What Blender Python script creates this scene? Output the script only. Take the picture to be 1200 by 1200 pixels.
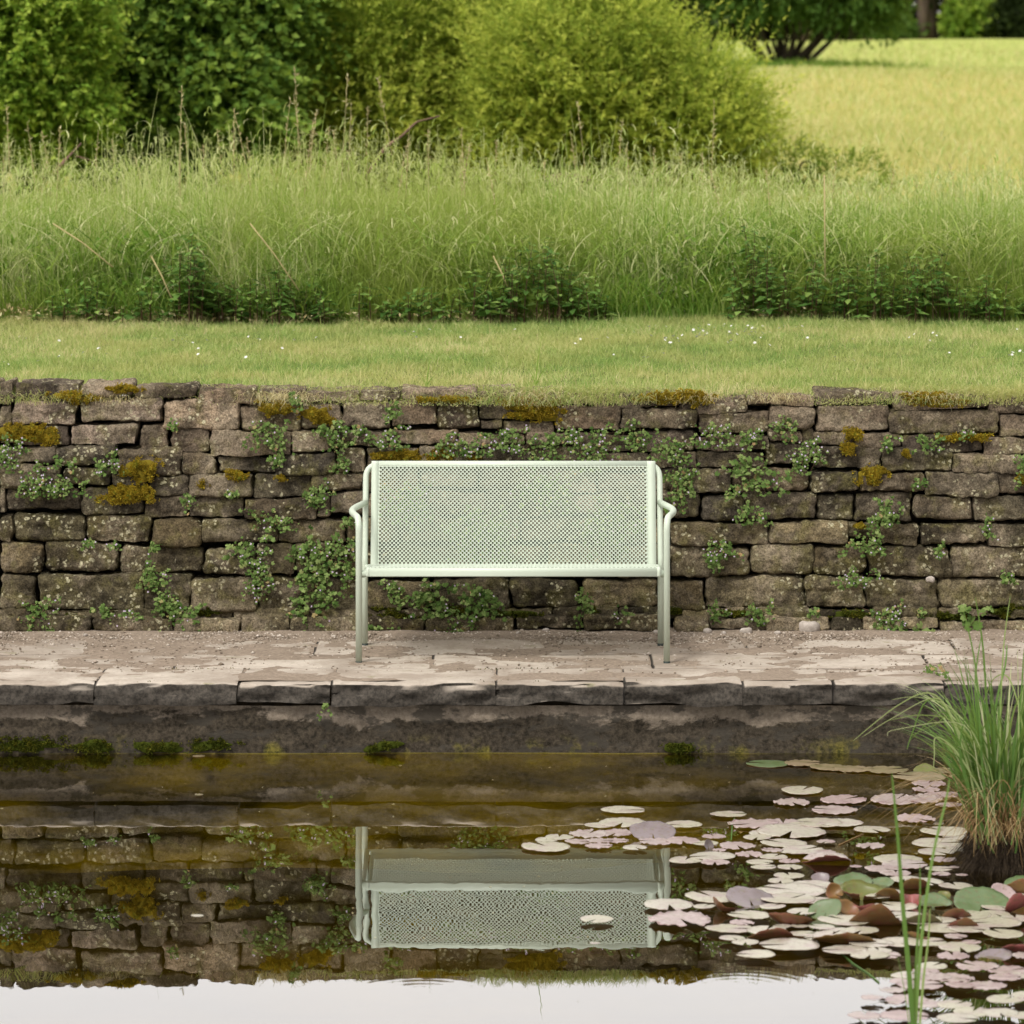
import bpy, math, random
import numpy as np
from mathutils import Vector
for o in list(bpy.data.objects): bpy.data.objects.remove(o, do_unlink=True)
SC = bpy.context.scene
COL = SC.collection
random.seed(7)
RNG = np.random.default_rng(11)
# ------------------------------------------------------------------ camera, sky, sun, exposure
F = 4960.0; H = 2.66; HY = 30.0
cam = bpy.data.cameras.new('camera'); camo = bpy.data.objects.new('camera', cam); COL.objects.link(camo)
camo.location = (0, 0, H); camo.rotation_euler = (math.radians(90), 0, 0)
cam.sensor_width = 36; cam.lens = F/1200*36; cam.shift_y = -(600-HY)/1200
cam.clip_start = 0.5; cam.clip_end = 4000
cam.dof.use_dof = True; cam.dof.focus_distance = 16.2; cam.dof.aperture_fstop = 7.0
SC.camera = camo
w = bpy.data.worlds.new('World'); SC.world = w; w.use_nodes = True
wn = w.node_tree; bg = wn.nodes['Background']
sky = wn.nodes.new('ShaderNodeTexSky'); sky.sky_type = 'NISHITA'; sky.sun_disc = False
SUN_EL, SUN_ROT = math.radians(52), math.radians(215)
sky.sun_elevation = SUN_EL; sky.sun_rotation = SUN_ROT; sky.air_density = 1.0; sky.dust_density = 6.0
hs = wn.nodes.new('ShaderNodeHueSaturation'); hs.inputs['Saturation'].default_value = 0.12
mxw = wn.nodes.new('ShaderNodeMix'); mxw.data_type = 'RGBA'; mxw.inputs[0].default_value = 0.35
mxw.inputs[7].default_value = (10.9, 10.2, 9.7, 1)      # even overcast cloud layer
wn.links.new(sky.outputs[0], hs.inputs['Color']); wn.links.new(hs.outputs[0], mxw.inputs[6])
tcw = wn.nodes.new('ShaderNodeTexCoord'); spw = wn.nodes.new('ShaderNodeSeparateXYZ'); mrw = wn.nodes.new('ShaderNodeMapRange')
mrw.inputs[1].default_value = .30; mrw.inputs[2].default_value = .80; mrw.inputs[4].default_value = .95   # made-up sky gradient: raised low ahead for the reflection, dimmed behind for deeper crevices
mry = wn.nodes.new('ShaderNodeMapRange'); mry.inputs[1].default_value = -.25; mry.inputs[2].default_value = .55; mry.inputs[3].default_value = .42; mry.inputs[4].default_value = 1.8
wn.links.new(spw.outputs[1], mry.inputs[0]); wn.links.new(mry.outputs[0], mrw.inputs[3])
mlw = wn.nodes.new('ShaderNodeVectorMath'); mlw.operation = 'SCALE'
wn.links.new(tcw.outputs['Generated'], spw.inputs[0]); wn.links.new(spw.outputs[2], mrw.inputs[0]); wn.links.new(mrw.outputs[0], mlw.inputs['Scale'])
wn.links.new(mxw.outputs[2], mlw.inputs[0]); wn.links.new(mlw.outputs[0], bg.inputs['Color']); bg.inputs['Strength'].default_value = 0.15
sl = bpy.data.lights.new('sun', 'SUN'); sl.energy = 1.7; sl.angle = math.radians(14); sl.color = (1, .95, .86)
so = bpy.data.objects.new('sun', sl); COL.objects.link(so)
so.rotation_euler = (math.radians(90)-SUN_EL, 0, math.pi - SUN_ROT)
SC.view_settings.view_transform = 'Standard'; SC.view_settings.look = 'None'
SC.view_settings.exposure = 0.25; SC.view_settings.gamma = 1.0
# ------------------------------------------------------------------ helpers
def P(x, y, d): return ((x-600)/F*d, d, H-(y-HY)*d/F)          # photo pixel at distance d
def tag(o, label=None, cat=None, group=None, kind=None):
    if label: o['label'] = label
    if cat: o['category'] = cat
    if group: o['group'] = group
    if kind: o['kind'] = kind
    return o
def empty(name, loc=(0,0,0), rz=0):
    o = bpy.data.objects.new(name, None); COL.objects.link(o); o.location = loc; o.rotation_euler.z = rz
    o.empty_display_size = .1
    return o
def mkobj(name, me, mats, parent=None, smooth=False):
    o = bpy.data.objects.new(name, me); COL.objects.link(o)
    for m in (mats if isinstance(mats, (list, tuple)) else [mats]): me.materials.append(m)
    if smooth: me.polygons.foreach_set('use_smooth', [True]*len(me.polygons))
    if parent: o.parent = parent
    return o
def mesh_np(name, V, Fq, tint=None, col=None, mi=None):
    """V (n,3), Fq (m,k) faces of one size, or list of such arrays"""
    me = bpy.data.meshes.new(name)
    V = np.ascontiguousarray(V, dtype=np.float32)
    Fl = Fq if isinstance(Fq, list) else [Fq]
    Fl = [np.asarray(f, dtype=np.int32) for f in Fl if len(f)]
    me.vertices.add(len(V)); me.vertices.foreach_set('co', V.ravel())
    nl = sum(f.size for f in Fl); nf = sum(len(f) for f in Fl)
    me.loops.add(nl); me.loops.foreach_set('vertex_index', np.concatenate([f.ravel() for f in Fl]))
    me.polygons.add(nf)
    tot = np.concatenate([np.full(len(f), f.shape[1], np.int32) for f in Fl])
    st = np.concatenate([[0], np.cumsum(tot)[:-1]]).astype(np.int32)
    me.polygons.foreach_set('loop_start', st); me.polygons.foreach_set('loop_total', tot)
    if mi is not None: me.polygons.foreach_set('material_index', np.asarray(mi, dtype=np.int32))
    me.update(calc_edges=True)
    if tint is not None:
        a = me.attributes.new('tint', 'FLOAT', 'POINT'); a.data.foreach_set('value', np.asarray(tint, dtype=np.float32))
    if col is not None:
        a = me.attributes.new('col', 'FLOAT_COLOR', 'POINT')
        a.data.foreach_set('color', np.ascontiguousarray(col, dtype=np.float32).ravel())
    return me
def hsh(ix, iy, iz, s):
    n = (ix.astype(np.int64)*374761393 + iy.astype(np.int64)*668265263 + iz.astype(np.int64)*2147483647 + s*974634777) & 0xffffffff
    n = ((n ^ (n >> 13)) * 1274126177) & 0xffffffff
    n = (n ^ (n >> 16)) & 0xffffffff
    return n/4294967295.0
def vnoise(p, s=0):
    p = np.asarray(p, float); i = np.floor(p).astype(np.int64); f = p-i; f = f*f*(3-2*f); r = 0
    for a in (0, 1):
        for b in (0, 1):
            for c in (0, 1):
                wt = (f[:,0] if a else 1-f[:,0])*(f[:,1] if b else 1-f[:,1])*(f[:,2] if c else 1-f[:,2])
                r = r + wt*hsh(i[:,0]+a, i[:,1]+b, i[:,2]+c, s)
    return r*2-1
def fbm(p, s=0, oc=3):
    p = np.asarray(p, float); r = 0; a = 1
    for k in range(oc): r = r + a*vnoise(p*(2**k)+k*17.3, s+k); a *= .5
    return r
class Acc:                                                       # gathers geometry for ONE mesh
    def __init__(s): s.v = []; s.f = []; s.t = []; s.c = []; s.n = 0
    def add(s, V, Fq, tint=0., col=None):
        V = np.asarray(V, float); Fq = np.asarray(Fq); s.v.append(V); s.f.append(Fq+s.n)
        s.t.append(np.broadcast_to(np.asarray(tint, float), (len(V),)).copy())
        if col is not None: s.c.append(np.broadcast_to(np.asarray(col, float), (len(V), 4)).copy())
        s.n += len(V)
    def build(s, name, mats, parent=None, smooth=False):
        me = mesh_np(name, np.concatenate(s.v), s.f, np.concatenate(s.t), np.concatenate(s.c) if s.c else None)
        return mkobj(name, me, mats, parent, smooth)
def blades(base, h, ang, lean, wd, seg=4, tip=.08, curl=1.8, face=None, tint=None, droop=.35):
    """strips of grass; every argument an array of N (base N,3)"""
    N = len(base); t = np.linspace(0, 1, seg+1)[None, :]
    h = np.broadcast_to(h, (N,))[:,None]; lean = np.broadcast_to(lean, (N,))[:,None]; wd = np.broadcast_to(wd, (N,))[:,None]
    ang = ang[:,None]
    out = lean*h*t**curl; up = h*t*(1-droop*lean*t**2)
    cx = base[:,0:1]+np.cos(ang)*out; cy = base[:,1:2]+np.sin(ang)*out; cz = base[:,2:3]+up
    fa = (RNG.uniform(-.9, .9, N) if face is None else face)[:,None]
    ww = wd*.5*np.clip((1-t)**.6*(.55+.45*np.minimum(t*4,1)), tip, 1)
    dx, dy = np.cos(fa)*ww, np.sin(fa)*ww
    L = np.stack([cx-dx, cy-dy, cz], -1); R = np.stack([cx+dx, cy+dy, cz], -1)
    V = np.stack([L, R], 2).reshape(-1, 3)
    k = np.arange(N)[:,None]*(2*(seg+1)) + np.arange(seg)[None,:]*2
    Fq = np.stack([k, k+1, k+3, k+2], -1).reshape(-1, 4)
    T = np.repeat(RNG.uniform(0, 1, N) if tint is None else tint, 2*(seg+1))
    return V, Fq, T
def leaves(c, d, n, ln, wd, tint=None, fold=.15):
    """diamond leaves: centre base c, direction d, normal n (N,3)"""
    d = d/np.linalg.norm(d, axis=1, keepdims=True); s = np.cross(d, n); s /= np.linalg.norm(s, axis=1, keepdims=True)+1e-9
    nn = np.cross(s, d); N = len(c); ln = np.broadcast_to(ln, (N,))[:,None]; wd = np.broadcast_to(wd, (N,))[:,None]
    a = c; b = c+d*ln*.42+s*wd*.5+nn*wd*fold; e = c+d*ln-nn*ln*.12; g = c+d*ln*.42-s*wd*.5+nn*wd*fold
    V = np.stack([a, b, e, g], 1).reshape(-1, 3)
    k = np.arange(N)[:,None]*4
    Fq = np.concatenate([np.concatenate([k, k+1, k+2], 1), np.concatenate([k, k+2, k+3], 1)], 0)
    T = np.repeat(RNG.uniform(0, 1, N) if tint is None else tint, 4)
    return V, Fq, T
def rdir(N):
    v = RNG.normal(size=(N,3)); return v/np.linalg.norm(v, axis=1, keepdims=True)
def fillet(pts, rad, n=7):
    pts = [Vector(p) for p in pts]; out = [pts[0]]
    for i in range(1, len(pts)-1):
        a, b, c = pts[i-1], pts[i], pts[i+1]
        r = rad[i] if isinstance(rad, (list, tuple)) else rad
        u = (a-b).normalized(); v = (c-b).normalized(); an = u.angle(v)
        k = min(r/math.tan(an/2), (a-b).length*.49, (c-b).length*.49)
        p0, p1 = b+u*k, b+v*k
        for j in range(n+1):
            t = j/n; out.append(p0*(1-t)**2+b*2*t*(1-t)+p1*t*t)
    out.append(pts[-1]); return out
def tube(acc, pts, r, seg=12, tint=0., cap=True):
    pts = [Vector(p) for p in pts]; n = len(pts); rs = r if isinstance(r, (list, tuple)) else [r]*n
    T = [(pts[min(i+1,n-1)]-pts[max(i-1,0)]).normalized() for i in range(n)]
    up = Vector((0,0,1)) if abs(T[0].z) < .9 else Vector((0,1,0))
    N = (up-T[0]*up.dot(T[0])).normalized(); V = []
    for i in range(n):
        N = (N-T[i]*N.dot(T[i])).normalized(); B = T[i].cross(N)
        for k in range(seg):
            a = 2*math.pi*k/seg; V.append(pts[i]+(N*math.cos(a)+B*math.sin(a))*rs[i])
    Fq = [[i*seg+k, i*seg+(k+1)%seg, (i+1)*seg+(k+1)%seg, (i+1)*seg+k] for i in range(n-1) for k in range(seg)]
    if cap:
        V += [pts[0], pts[-1]]; c0, c1 = n*seg, n*seg+1
        Fq += [[c0, (k+1)%seg, k, c0] for k in range(0)]
    acc.add([tuple(v) for v in V], np.array(Fq), tint)
    if cap:
        m = acc.n-len(V)
        tri = [[n*seg, (k+1)%seg, k] for k in range(seg)]+[[n*seg+1, (n-1)*seg+k, (n-1)*seg+(k+1)%seg] for k in range(seg)]
        acc.f.append(np.array(tri)+m)
# ------------------------------------------------------------------ materials
class NT:
    def __init__(s, name):
        s.m = bpy.data.materials.new(name); s.m.use_nodes = True; s.t = s.m.node_tree
        s.b = s.t.nodes['Principled BSDF']; s.out = s.t.nodes['Material Output']
    def n(s, ty, **k):
        nd = s.t.nodes.new('ShaderNode'+ty)
        for a, b in k.items(): setattr(nd, a, b)
        return nd
    def l(s, a, b): s.t.links.new(a, b)
    def pos(s, scale=(1,1,1)):
        g = s.n('NewGeometry'); mp = s.n('Mapping'); mp.inputs['Scale'].default_value = scale
        s.l(g.outputs['Position'], mp.inputs[0]); return mp.outputs[0]
    def noise(s, sc, det=4, rough=.55, vec=None, dist=0):
        nd = s.n('TexNoise'); nd.inputs['Scale'].default_value = sc; nd.inputs['Detail'].default_value = det
        nd.inputs['Roughness'].default_value = rough; nd.inputs['Distortion'].default_value = dist
        s.l(vec if vec is not None else s.pos(), nd.inputs['Vector']); return nd.outputs[0]
    def ramp(s, fac, stops):
        r = s.n('ValToRGB'); e = r.color_ramp.elements
        while len(e) < len(stops): e.new(.5)
        for i, (p, c) in enumerate(stops): e[i].position = p; e[i].color = tuple(c)+(1,) if len(c) == 3 else c
        s.l(fac, r.inputs[0]); return r.outputs[0]
    def mask(s, fac, a, b):
        r = s.n('MapRange'); r.inputs[1].default_value = a; r.inputs[2].default_value = b; s.l(fac, r.inputs[0]); return r.outputs[0]
    def mix(s, fac, a, b, mode='MIX'):
        m = s.n('Mix', data_type='RGBA', blend_type=mode)
        for inp, v in ((m.inputs[0], fac), (m.inputs[6], a), (m.inputs[7], b)):
            if isinstance(v, (int, float)): inp.default_value = v
            elif isinstance(v, tuple): inp.default_value = v if len(v) == 4 else v+(1,)
            else: s.l(v, inp)
        return m.outputs[2]
    def math(s, op, a, b=0.):
        m = s.n('Math', operation=op)
        for i, v in enumerate((a, b)):
            if isinstance(v, (int, float)): m.inputs[i].default_value = v
            else: s.l(v, m.inputs[i])
        return m.outputs[0]
    def attr(s, name, out='Fac'):
        a = s.n('Attribute', attribute_name=name); return a.outputs[out]
    def bump(s, h, strength=.5, dist=.01, nrm=None):
        b = s.n('Bump'); b.inputs['Strength'].default_value = strength; b.inputs['Distance'].default_value = dist
        s.l(h, b.inputs['Height'])
        if nrm is not None: s.l(nrm, b.inputs['Normal'])
        return b.outputs[0]
    def fin(s, col=None, rough=.8, nrm=None, spec=.3):
        if col is not None:
            if isinstance(col, tuple): s.b.inputs['Base Color'].default_value = col+(1,)
            else: s.l(col, s.b.inputs['Base Color'])
        if isinstance(rough, (int, float)): s.b.inputs['Roughness'].default_value = rough
        else: s.l(rough, s.b.inputs['Roughness'])
        s.b.inputs['Specular IOR Level'].default_value = spec
        if nrm is not None: s.l(nrm, s.b.inputs['Normal'])
        return s.m
def leafmat(name, stops, trans=.35, rough=.6, spec=.05, big=None, bigscale=1.2):
    """foliage: colour from the per-leaf tint, light passing through the leaf"""
    k = NT(name); t = k.attr('tint'); c = k.ramp(t, stops)
    if big is not None:                                         # broad natural drift of species colour
        nz = k.noise(bigscale, 3); c = k.mix(k.mask(nz, .42, .62), c, k.mix(.5, c, big))
    k.fin(c, rough, spec=spec)
    tr = k.n('BsdfTranslucent'); k.l(k.mix(.5, c, (.35,.45,.05), 'MIX'), tr.inputs[0]) if trans > .3 else k.l(c, tr.inputs[0])
    mx = k.n('MixShader'); mx.inputs[0].default_value = trans
    k.l(k.b.outputs[0], mx.inputs[1]); k.l(tr.outputs[0], mx.inputs[2]); k.l(mx.outputs[0], k.out.inputs[0])
    return k.m
def m_stone():
    k = NT('sandstone'); c = k.mix(1., k.attr('col', 'Color'), (.83,.815,.765), 'MULTIPLY')
    n1 = k.noise(9, 6, .65); n2 = k.noise(42, 5, .7); n3 = k.noise(4.5, 4, .6)
    c = k.mix(k.mask(n1, .43, .57), c, k.mix(.74, c, (.026,.022,.017)))               # dark algae film
    c = k.mix(k.mask(n3, .50, .64), c, k.mix(.45, c, (.40,.33,.24)))
    c = k.mix(k.math('MULTIPLY', k.mask(k.noise(14, 3), .5, .66), .45), c, (.13,.12,.04))
    gr = k.mix(k.mask(n2, .3, .7), (.55,.55,.55), (1.4,1.38,1.32)); c = k.mix(1., c, gr, 'MULTIPLY')
    v = k.n('TexVoronoi'); v.inputs['Scale'].default_value = 46; v.inputs['Randomness'].default_value = 1
    vv = k.n('Vector' + 'Math', operation='ADD'); nz = k.n('TexNoise'); nz.inputs['Scale'].default_value = 60
    k.l(k.pos(), nz.inputs['Vector']); sc = k.n('VectorMath', operation='SCALE'); sc.inputs['Scale'].default_value = .02
    k.l(nz.outputs['Color'], sc.inputs[0]); k.l(k.pos(), vv.inputs[0]); k.l(sc.outputs[0], vv.inputs[1]); k.l(vv.outputs[0], v.inputs['Vector'])
    spot = k.math('MULTIPLY', k.mask(v.outputs['Distance'], .36, .26), k.mask(k.noise(7, 4, .6), .50, .58))
    c = k.mix(k.math('MULTIPLY', spot, .75), c, (.45,.42,.28))                        # pale lichen
    c = k.mix(k.math('MULTIPLY', k.mask(k.noise(24, 5, .7), .62, .72), .5), c, (.40,.36,.25))
    n5 = k.noise(150, 4, .75); c = k.mix(1., c, k.mix(k.mask(n5, .32, .68), (.34,.33,.31), (1.72,1.72,1.72)), 'MULTIPLY')
    nr = k.bump(n5, .6, .005, k.bump(n2, .7, .014, k.bump(n1, .5, .03))); return k.fin(c, .95, nr, .04)
def m_simple(name, base, dark, sc=20, rough=.9, bump=.4, spec=.15, stretch=(1,1,1)):
    k = NT(name); p = k.pos(stretch); n1 = k.noise(sc, 6, .65, p); n2 = k.noise(sc*.18, 4, .6, p)
    c = k.mix(k.mask(n1, .35, .65), dark, base); c = k.mix(k.math('MULTIPLY', k.mask(n2, .42, .6), .4), c, dark)
    return k.fin(c, rough, k.bump(n1, bump, .01), spec)
def m_paving():
    k = NT('riven_flagstone'); p = k.pos((1, .8, 1)); n1 = k.noise(5.4, 6, .65, p, .4); n2 = k.noise(60, 5, .7); n3 = k.noise(1.3, 4, .6, p)
    c = k.mix(k.mask(n1, .38, .62), (.35,.295,.24), (.51,.45,.38))
    c = k.mix(k.mask(n3, .43, .6), c, k.mix(.45, c, (.17,.13,.095)))
    c = k.mix(k.math('MULTIPLY', k.mask(n2, .5, .75), .4), c, (.14,.115,.09))
    c = k.mix(k.math('MULTIPLY', k.mask(k.noise(8, 5, .7, k.pos((1,1.6,1))), .6, .68), .6), c, (.20,.19,.09))
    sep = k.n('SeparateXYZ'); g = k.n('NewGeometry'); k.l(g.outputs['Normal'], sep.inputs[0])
    c = k.mix(k.math('MULTIPLY', k.mask(sep.outputs[2], .80, .45), .97), c, k.mix(k.mask(n2, .35, .65), (.022,.020,.017), (.095,.082,.068)))  # darker where the surface turns from level, as on the broken front face
    return k.fin(c, .9, k.bump(n2, .4, .006, k.bump(n1, .6, .02)), .2)
def m_render():
    k = NT('old_render'); p = k.pos((1, 1, 2.0)); n1 = k.noise(2.3, 7, .68, p, .3); n2 = k.noise(55, 5, .7)
    g = k.n('NewGeometry'); sep = k.n('SeparateXYZ'); k.l(g.outputs['Position'], sep.inputs[0]); z = sep.outputs[2]
    c = k.mix(k.mask(n2, .3, .7), (.13,.105,.08), (.29,.24,.185))
    low = k.math('ADD', k.math('MULTIPLY', k.mask(z, .17, .03), .42), n1)
    c = k.mix(k.mask(low, .60, .64), c, k.mix(k.mask(n2, .35, .65), (.018,.015,.010), (.085,.068,.048)))     # damp stained lower coat
    c = k.mix(k.math('MULTIPLY', k.mask(k.noise(6, 6, .7, p), .52, .58), .8), c, (.055,.048,.038))
    ms = k.math('MULTIPLY', k.mask(z, .075, .02), k.mask(k.noise(3.1, 5, .7), .53, .62))
    c = k.mix(k.math('MULTIPLY', ms, .8), c, k.mix(k.mask(n2,.4,.6), (.05,.05,.01), (.20,.17,.03)))
    c = k.mix(k.mask(z, .004, -.006), c, k.mix(k.mask(k.noise(3, 5, .6, k.pos((.5,1,2.4))), .38, .62), (.045,.038,.008), (.44,.35,.025)))   # under the water line: brown algae
    return k.fin(c, .9, k.bump(n2, .5, .008, k.bump(n1, .5, .03)), .2)
M = {}
M['stone'] = m_stone(); M['paving'] = m_paving(); M['render'] = m_render()
M['earth'] = m_simple('dark_earth', (.05,.04,.028), (.012,.01,.008), 30)
M['dirt'] = m_simple('gritty_dirt', (.36,.29,.225), (.21,.165,.125), 70, bump=.8)
M['gravel'] = NT('gravel_grit'); M['gravel'] = M['gravel'].fin(M['gravel'].ramp(M['gravel'].attr('tint'), [(0,(.17,.135,.10)),(.5,(.33,.27,.21)),(1,(.60,.53,.46))]), .9, spec=.2)
M['pebble'] = m_simple('pale_pebble', (.55,.49,.44), (.32,.28,.24), 60)
M['paint'] = NT('sage_powder_coat'); M['paint'] = M['paint'].fin((.54,.61,.50), .45, M['paint'].bump(M['paint'].noise(900, 2), .04, .001), .4)
M['rubber'] = NT('dark_glide').fin((.03,.04,.035), .6)
M['bark'] = m_simple('bark', (.10,.078,.055), (.03,.024,.018), 12, bump=.8, stretch=(1,1,.25))
M['deadwood'] = m_simple('dead_wood', (.26,.17,.11), (.10,.06,.04), 25, stretch=(1,1,.4))
M['stem'] = m_simple('vine_stem', (.16,.10,.06), (.08,.05,.03), 50)
M['lawn'] = leafmat('lawn_blades', [(0,(.14,.26,.075)),(.45,(.34,.46,.14)),(.8,(.54,.58,.23)),(1,(.72,.62,.36))], .4, big=(.60,.53,.23), bigscale=1.6)
M['tall'] = leafmat('meadow_blades', [(0,(.045,.13,.02)),(.3,(.165,.32,.05)),(.65,(.37,.50,.13)),(1,(.78,.76,.44))], .48, big=(.42,.46,.12), bigscale=.9)
M['dry'] = leafmat('dry_stalks', [(0,(.36,.28,.12)),(.6,(.60,.51,.27)),(1,(.74,.69,.42))], .25)
M['nettle'] = leafmat('nettle_leaves', [(0,(.05,.12,.025)),(.6,(.15,.27,.06)),(1,(.28,.40,.10))], .3)
M['toad'] = leafmat('toadflax_leaves', [(0,(.045,.095,.02)),(.5,(.125,.20,.05)),(.85,(.27,.345,.12)),(1,(.36,.25,.12))], .25)
M['flower'] = leafmat('lilac_petals', [(0,(.55,.42,.62)),(1,(.80,.70,.80))], .2)
M['daisy'] = leafmat('daisy_petals', [(0,(.75,.74,.70)),(1,(.85,.84,.80))], .1)
M['moss'] = leafmat('moss', [(0,(.09,.075,.010)),(.45,(.32,.24,.025)),(.8,(.56,.41,.045)),(1,(.27,.30,.04))], .25, rough=.9, spec=.05)
M['mossgreen'] = leafmat('green_moss', [(0,(.03,.045,.006)),(.6,(.09,.105,.014)),(1,(.17,.16,.02))], .25, rough=.9, spec=.05)
M['willow'] = leafmat('willow_leaves', [(0,(.085,.17,.022)),(.5,(.30,.395,.055)),(1,(.62,.66,.12))], .42)
M['willow2'] = leafmat('dense_green_leaves', [(0,(.06,.125,.014)),(.6,(.135,.215,.028)),(1,(.25,.33,.05))], .42)
M['maple'] = leafmat('dark_broad_leaves', [(0,(.04,.10,.02)),(.6,(.12,.22,.04)),(1,(.30,.42,.08))], .38)
M['yellowleaf'] = leafmat('light_round_leaves', [(0,(.07,.16,.02)),(.6,(.20,.34,.045)),(1,(.45,.57,.10))], .42)
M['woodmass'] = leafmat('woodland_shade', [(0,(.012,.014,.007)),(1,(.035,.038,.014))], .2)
M['barkpale'] = m_simple('woodland_bark', (.20,.15,.11), (.08,.06,.045), 6, stretch=(1,1,.25))
M['wood'] = leafmat('woodland_leaves', [(0,(.016,.03,.010)),(1,(.05,.075,.02))], .3)
M['farcrown'] = leafmat('far_crown_leaves', [(0,(.035,.085,.018)),(.6,(.07,.145,.028)),(1,(.12,.20,.045))], .35)
M['sedge'] = leafmat('sedge_leaves', [(0,(.045,.12,.025)),(.5,(.12,.23,.055)),(.8,(.28,.37,.13)),(1,(.58,.58,.36))], .35, rough=.45, spec=.25)
M['deadsedge'] = leafmat('dead_sedge', [(0,(.16,.09,.04)),(.6,(.36,.24,.11)),(1,(.52,.40,.22))], .25)
M['root'] = m_simple('root_mass', (.10,.072,.045), (.015,.011,.008), 90, bump=1)
def m_pad(name, a, b, c3, rough=.3, spec=.6):
    k = NT(name); oi = k.n('ObjectInfo'); co = k.n('TexCoord')
    n1 = k.noise(14, 5, .65); n2 = k.noise(80, 3, .6)
    c = k.mix(oi.outputs['Random'], a, b); c = k.mix(k.mask(n1, .48, .64), c, c3)
    c = k.mix(k.math('MULTIPLY', k.mask(n2, .56, .66), .55), c, (.13,.085,.04)); c = k.mix(k.math('MULTIPLY', k.mask(k.noise(30, 4, .7), .55, .68), .4), c, (.17,.18,.07))
    return k.fin(c, rough, k.bump(n1, .15, .01), spec)
M['padc'] = m_pad('pad_cream_sheen', (.39,.365,.265), (.43,.40,.33), (.37,.30,.27))  # whitish sky sheen of the pads put into the base colour
M['padp'] = m_pad('pad_pink_sheen', (.37,.275,.265), (.37,.31,.285), (.28,.19,.19))  # red leaf paled to pink: sky sheen in the base colour
M['pado'] = m_pad('pad_brownish', (.24,.18,.11), (.20,.17,.08), (.14,.12,.05), .45)
M['padg'] = m_pad('pad_green', (.10,.15,.06), (.13,.17,.085), (.075,.12,.035), .36)
M['padv'] = m_pad('pad_mauve', (.19,.155,.16), (.20,.16,.165), (.15,.12,.12), .42)
M['under'] = m_pad('pad_underside', (.17,.07,.035), (.19,.11,.03), (.21,.07,.05), .4, .4)
M['olive'] = m_pad('pad_olive', (.10,.12,.02), (.12,.13,.025), (.17,.11,.02), .35)
M['red'] = m_pad('pad_red', (.24,.06,.055), (.28,.09,.08), (.15,.04,.03), .35)
def m_water():
    k = NT('pond_water'); t = k.t
    p = k.pos((1.0, .28, 1)); n1 = k.noise(5.5, 3, .5, p, .3); n2 = k.noise(26, 2, .5, k.pos((.8,.3,1)))
    h = k.math('ADD', n1, k.math('MULTIPLY', n2, .02))
    for (cx, cy, r) in (P(495, 1163, 13194/1133.)[:2]+(.28,), P(868, 1157, 13194/1127.)[:2]+(.40,)):   # two spreading rings
        g = k.n('NewGeometry'); d = k.n('VectorMath', operation='DISTANCE'); k.l(g.outputs['Position'], d.inputs[0]); d.inputs[1].default_value = (cx, cy, 0)
        s = k.math('SINE', k.math('MULTIPLY', d.outputs['Value'], 150.)); e = k.mask(d.outputs['Value'], r, r*.3)
        h = k.math('ADD', h, k.math('MULTIPLY', k.math('MULTIPLY', s, e), .018))
    nr = k.bump(h, 1., .0006)
    fr = k.n('Fresnel'); fr.inputs[0].default_value = 1.36; k.l(nr, fr.inputs['Normal'])
    fac = k.math('MINIMUM', k.math('MULTIPLY', fr.outputs[0], 1.5), 1.)
    gl = k.n('BsdfGlossy'); gl.inputs['Roughness'].default_value = 0.0; gl.inputs[0].default_value = (1,1,1,1); k.l(nr, gl.inputs['Normal'])
    tr = k.n('BsdfTransparent'); tr.inputs[0].default_value = (.76,.70,.30,1)
    mx = k.n('MixShader'); k.l(fac, mx.inputs[0]); k.l(tr.outputs[0], mx.inputs[1]); k.l(gl.outputs[0], mx.inputs[2])
    k.l(mx.outputs[0], k.out.inputs[0]); return k.m
M['water'] = m_water()
def m_bed():
    k = NT('pond_mud'); n1 = k.noise(1.6, 5, .6, k.pos((.5,1,1))); n2 = k.noise(12, 5, .7)
    c = k.mix(k.mask(n1, .4, .65), (.02,.016,.006), (.085,.062,.012)); c = k.mix(k.mask(n2, .55, .7), c, (.035,.027,.008))
    return k.fin(c, .95, None, .1)
M['bed'] = m_bed()
def m_ground():
    k = NT('meadow_ground'); g = k.n('NewGeometry'); sep = k.n('SeparateXYZ'); k.l(g.outputs['Position'], sep.inputs[0]); yy = sep.outputs[1]
    p = k.pos((1,.35,1)); n1 = k.noise(.16, 5, .6, p); n2 = k.noise(1.5, 6, .7, p); n3 = k.noise(14, 4, .7)
    near = k.mix(k.mask(n3, .35, .65), (.07,.10,.025), (.18,.20,.07))
    far = k.mix(k.mask(n1, .38, .62), (.33,.31,.085), (.41,.37,.115)); far = k.mix(k.mask(n2, .40, .68), far, k.mix(.55, far, (.45,.385,.105)))
    far = k.mix(k.math('MULTIPLY', k.mask(k.noise(.7, 6, .75, p), .58, .7), .5), far, (.16,.20,.05))
    strip = k.mix(k.mask(n2, .4, .6), (.31,.37,.09), (.44,.47,.14))
    far = k.mix(k.mask(yy, 92, 96), far, strip)
    c = k.mix(k.mask(yy, 26, 33), near, far)
    return k.fin(c, .95, k.bump(n3, .6, .03), .05)
M['ground'] = m_ground()
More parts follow.
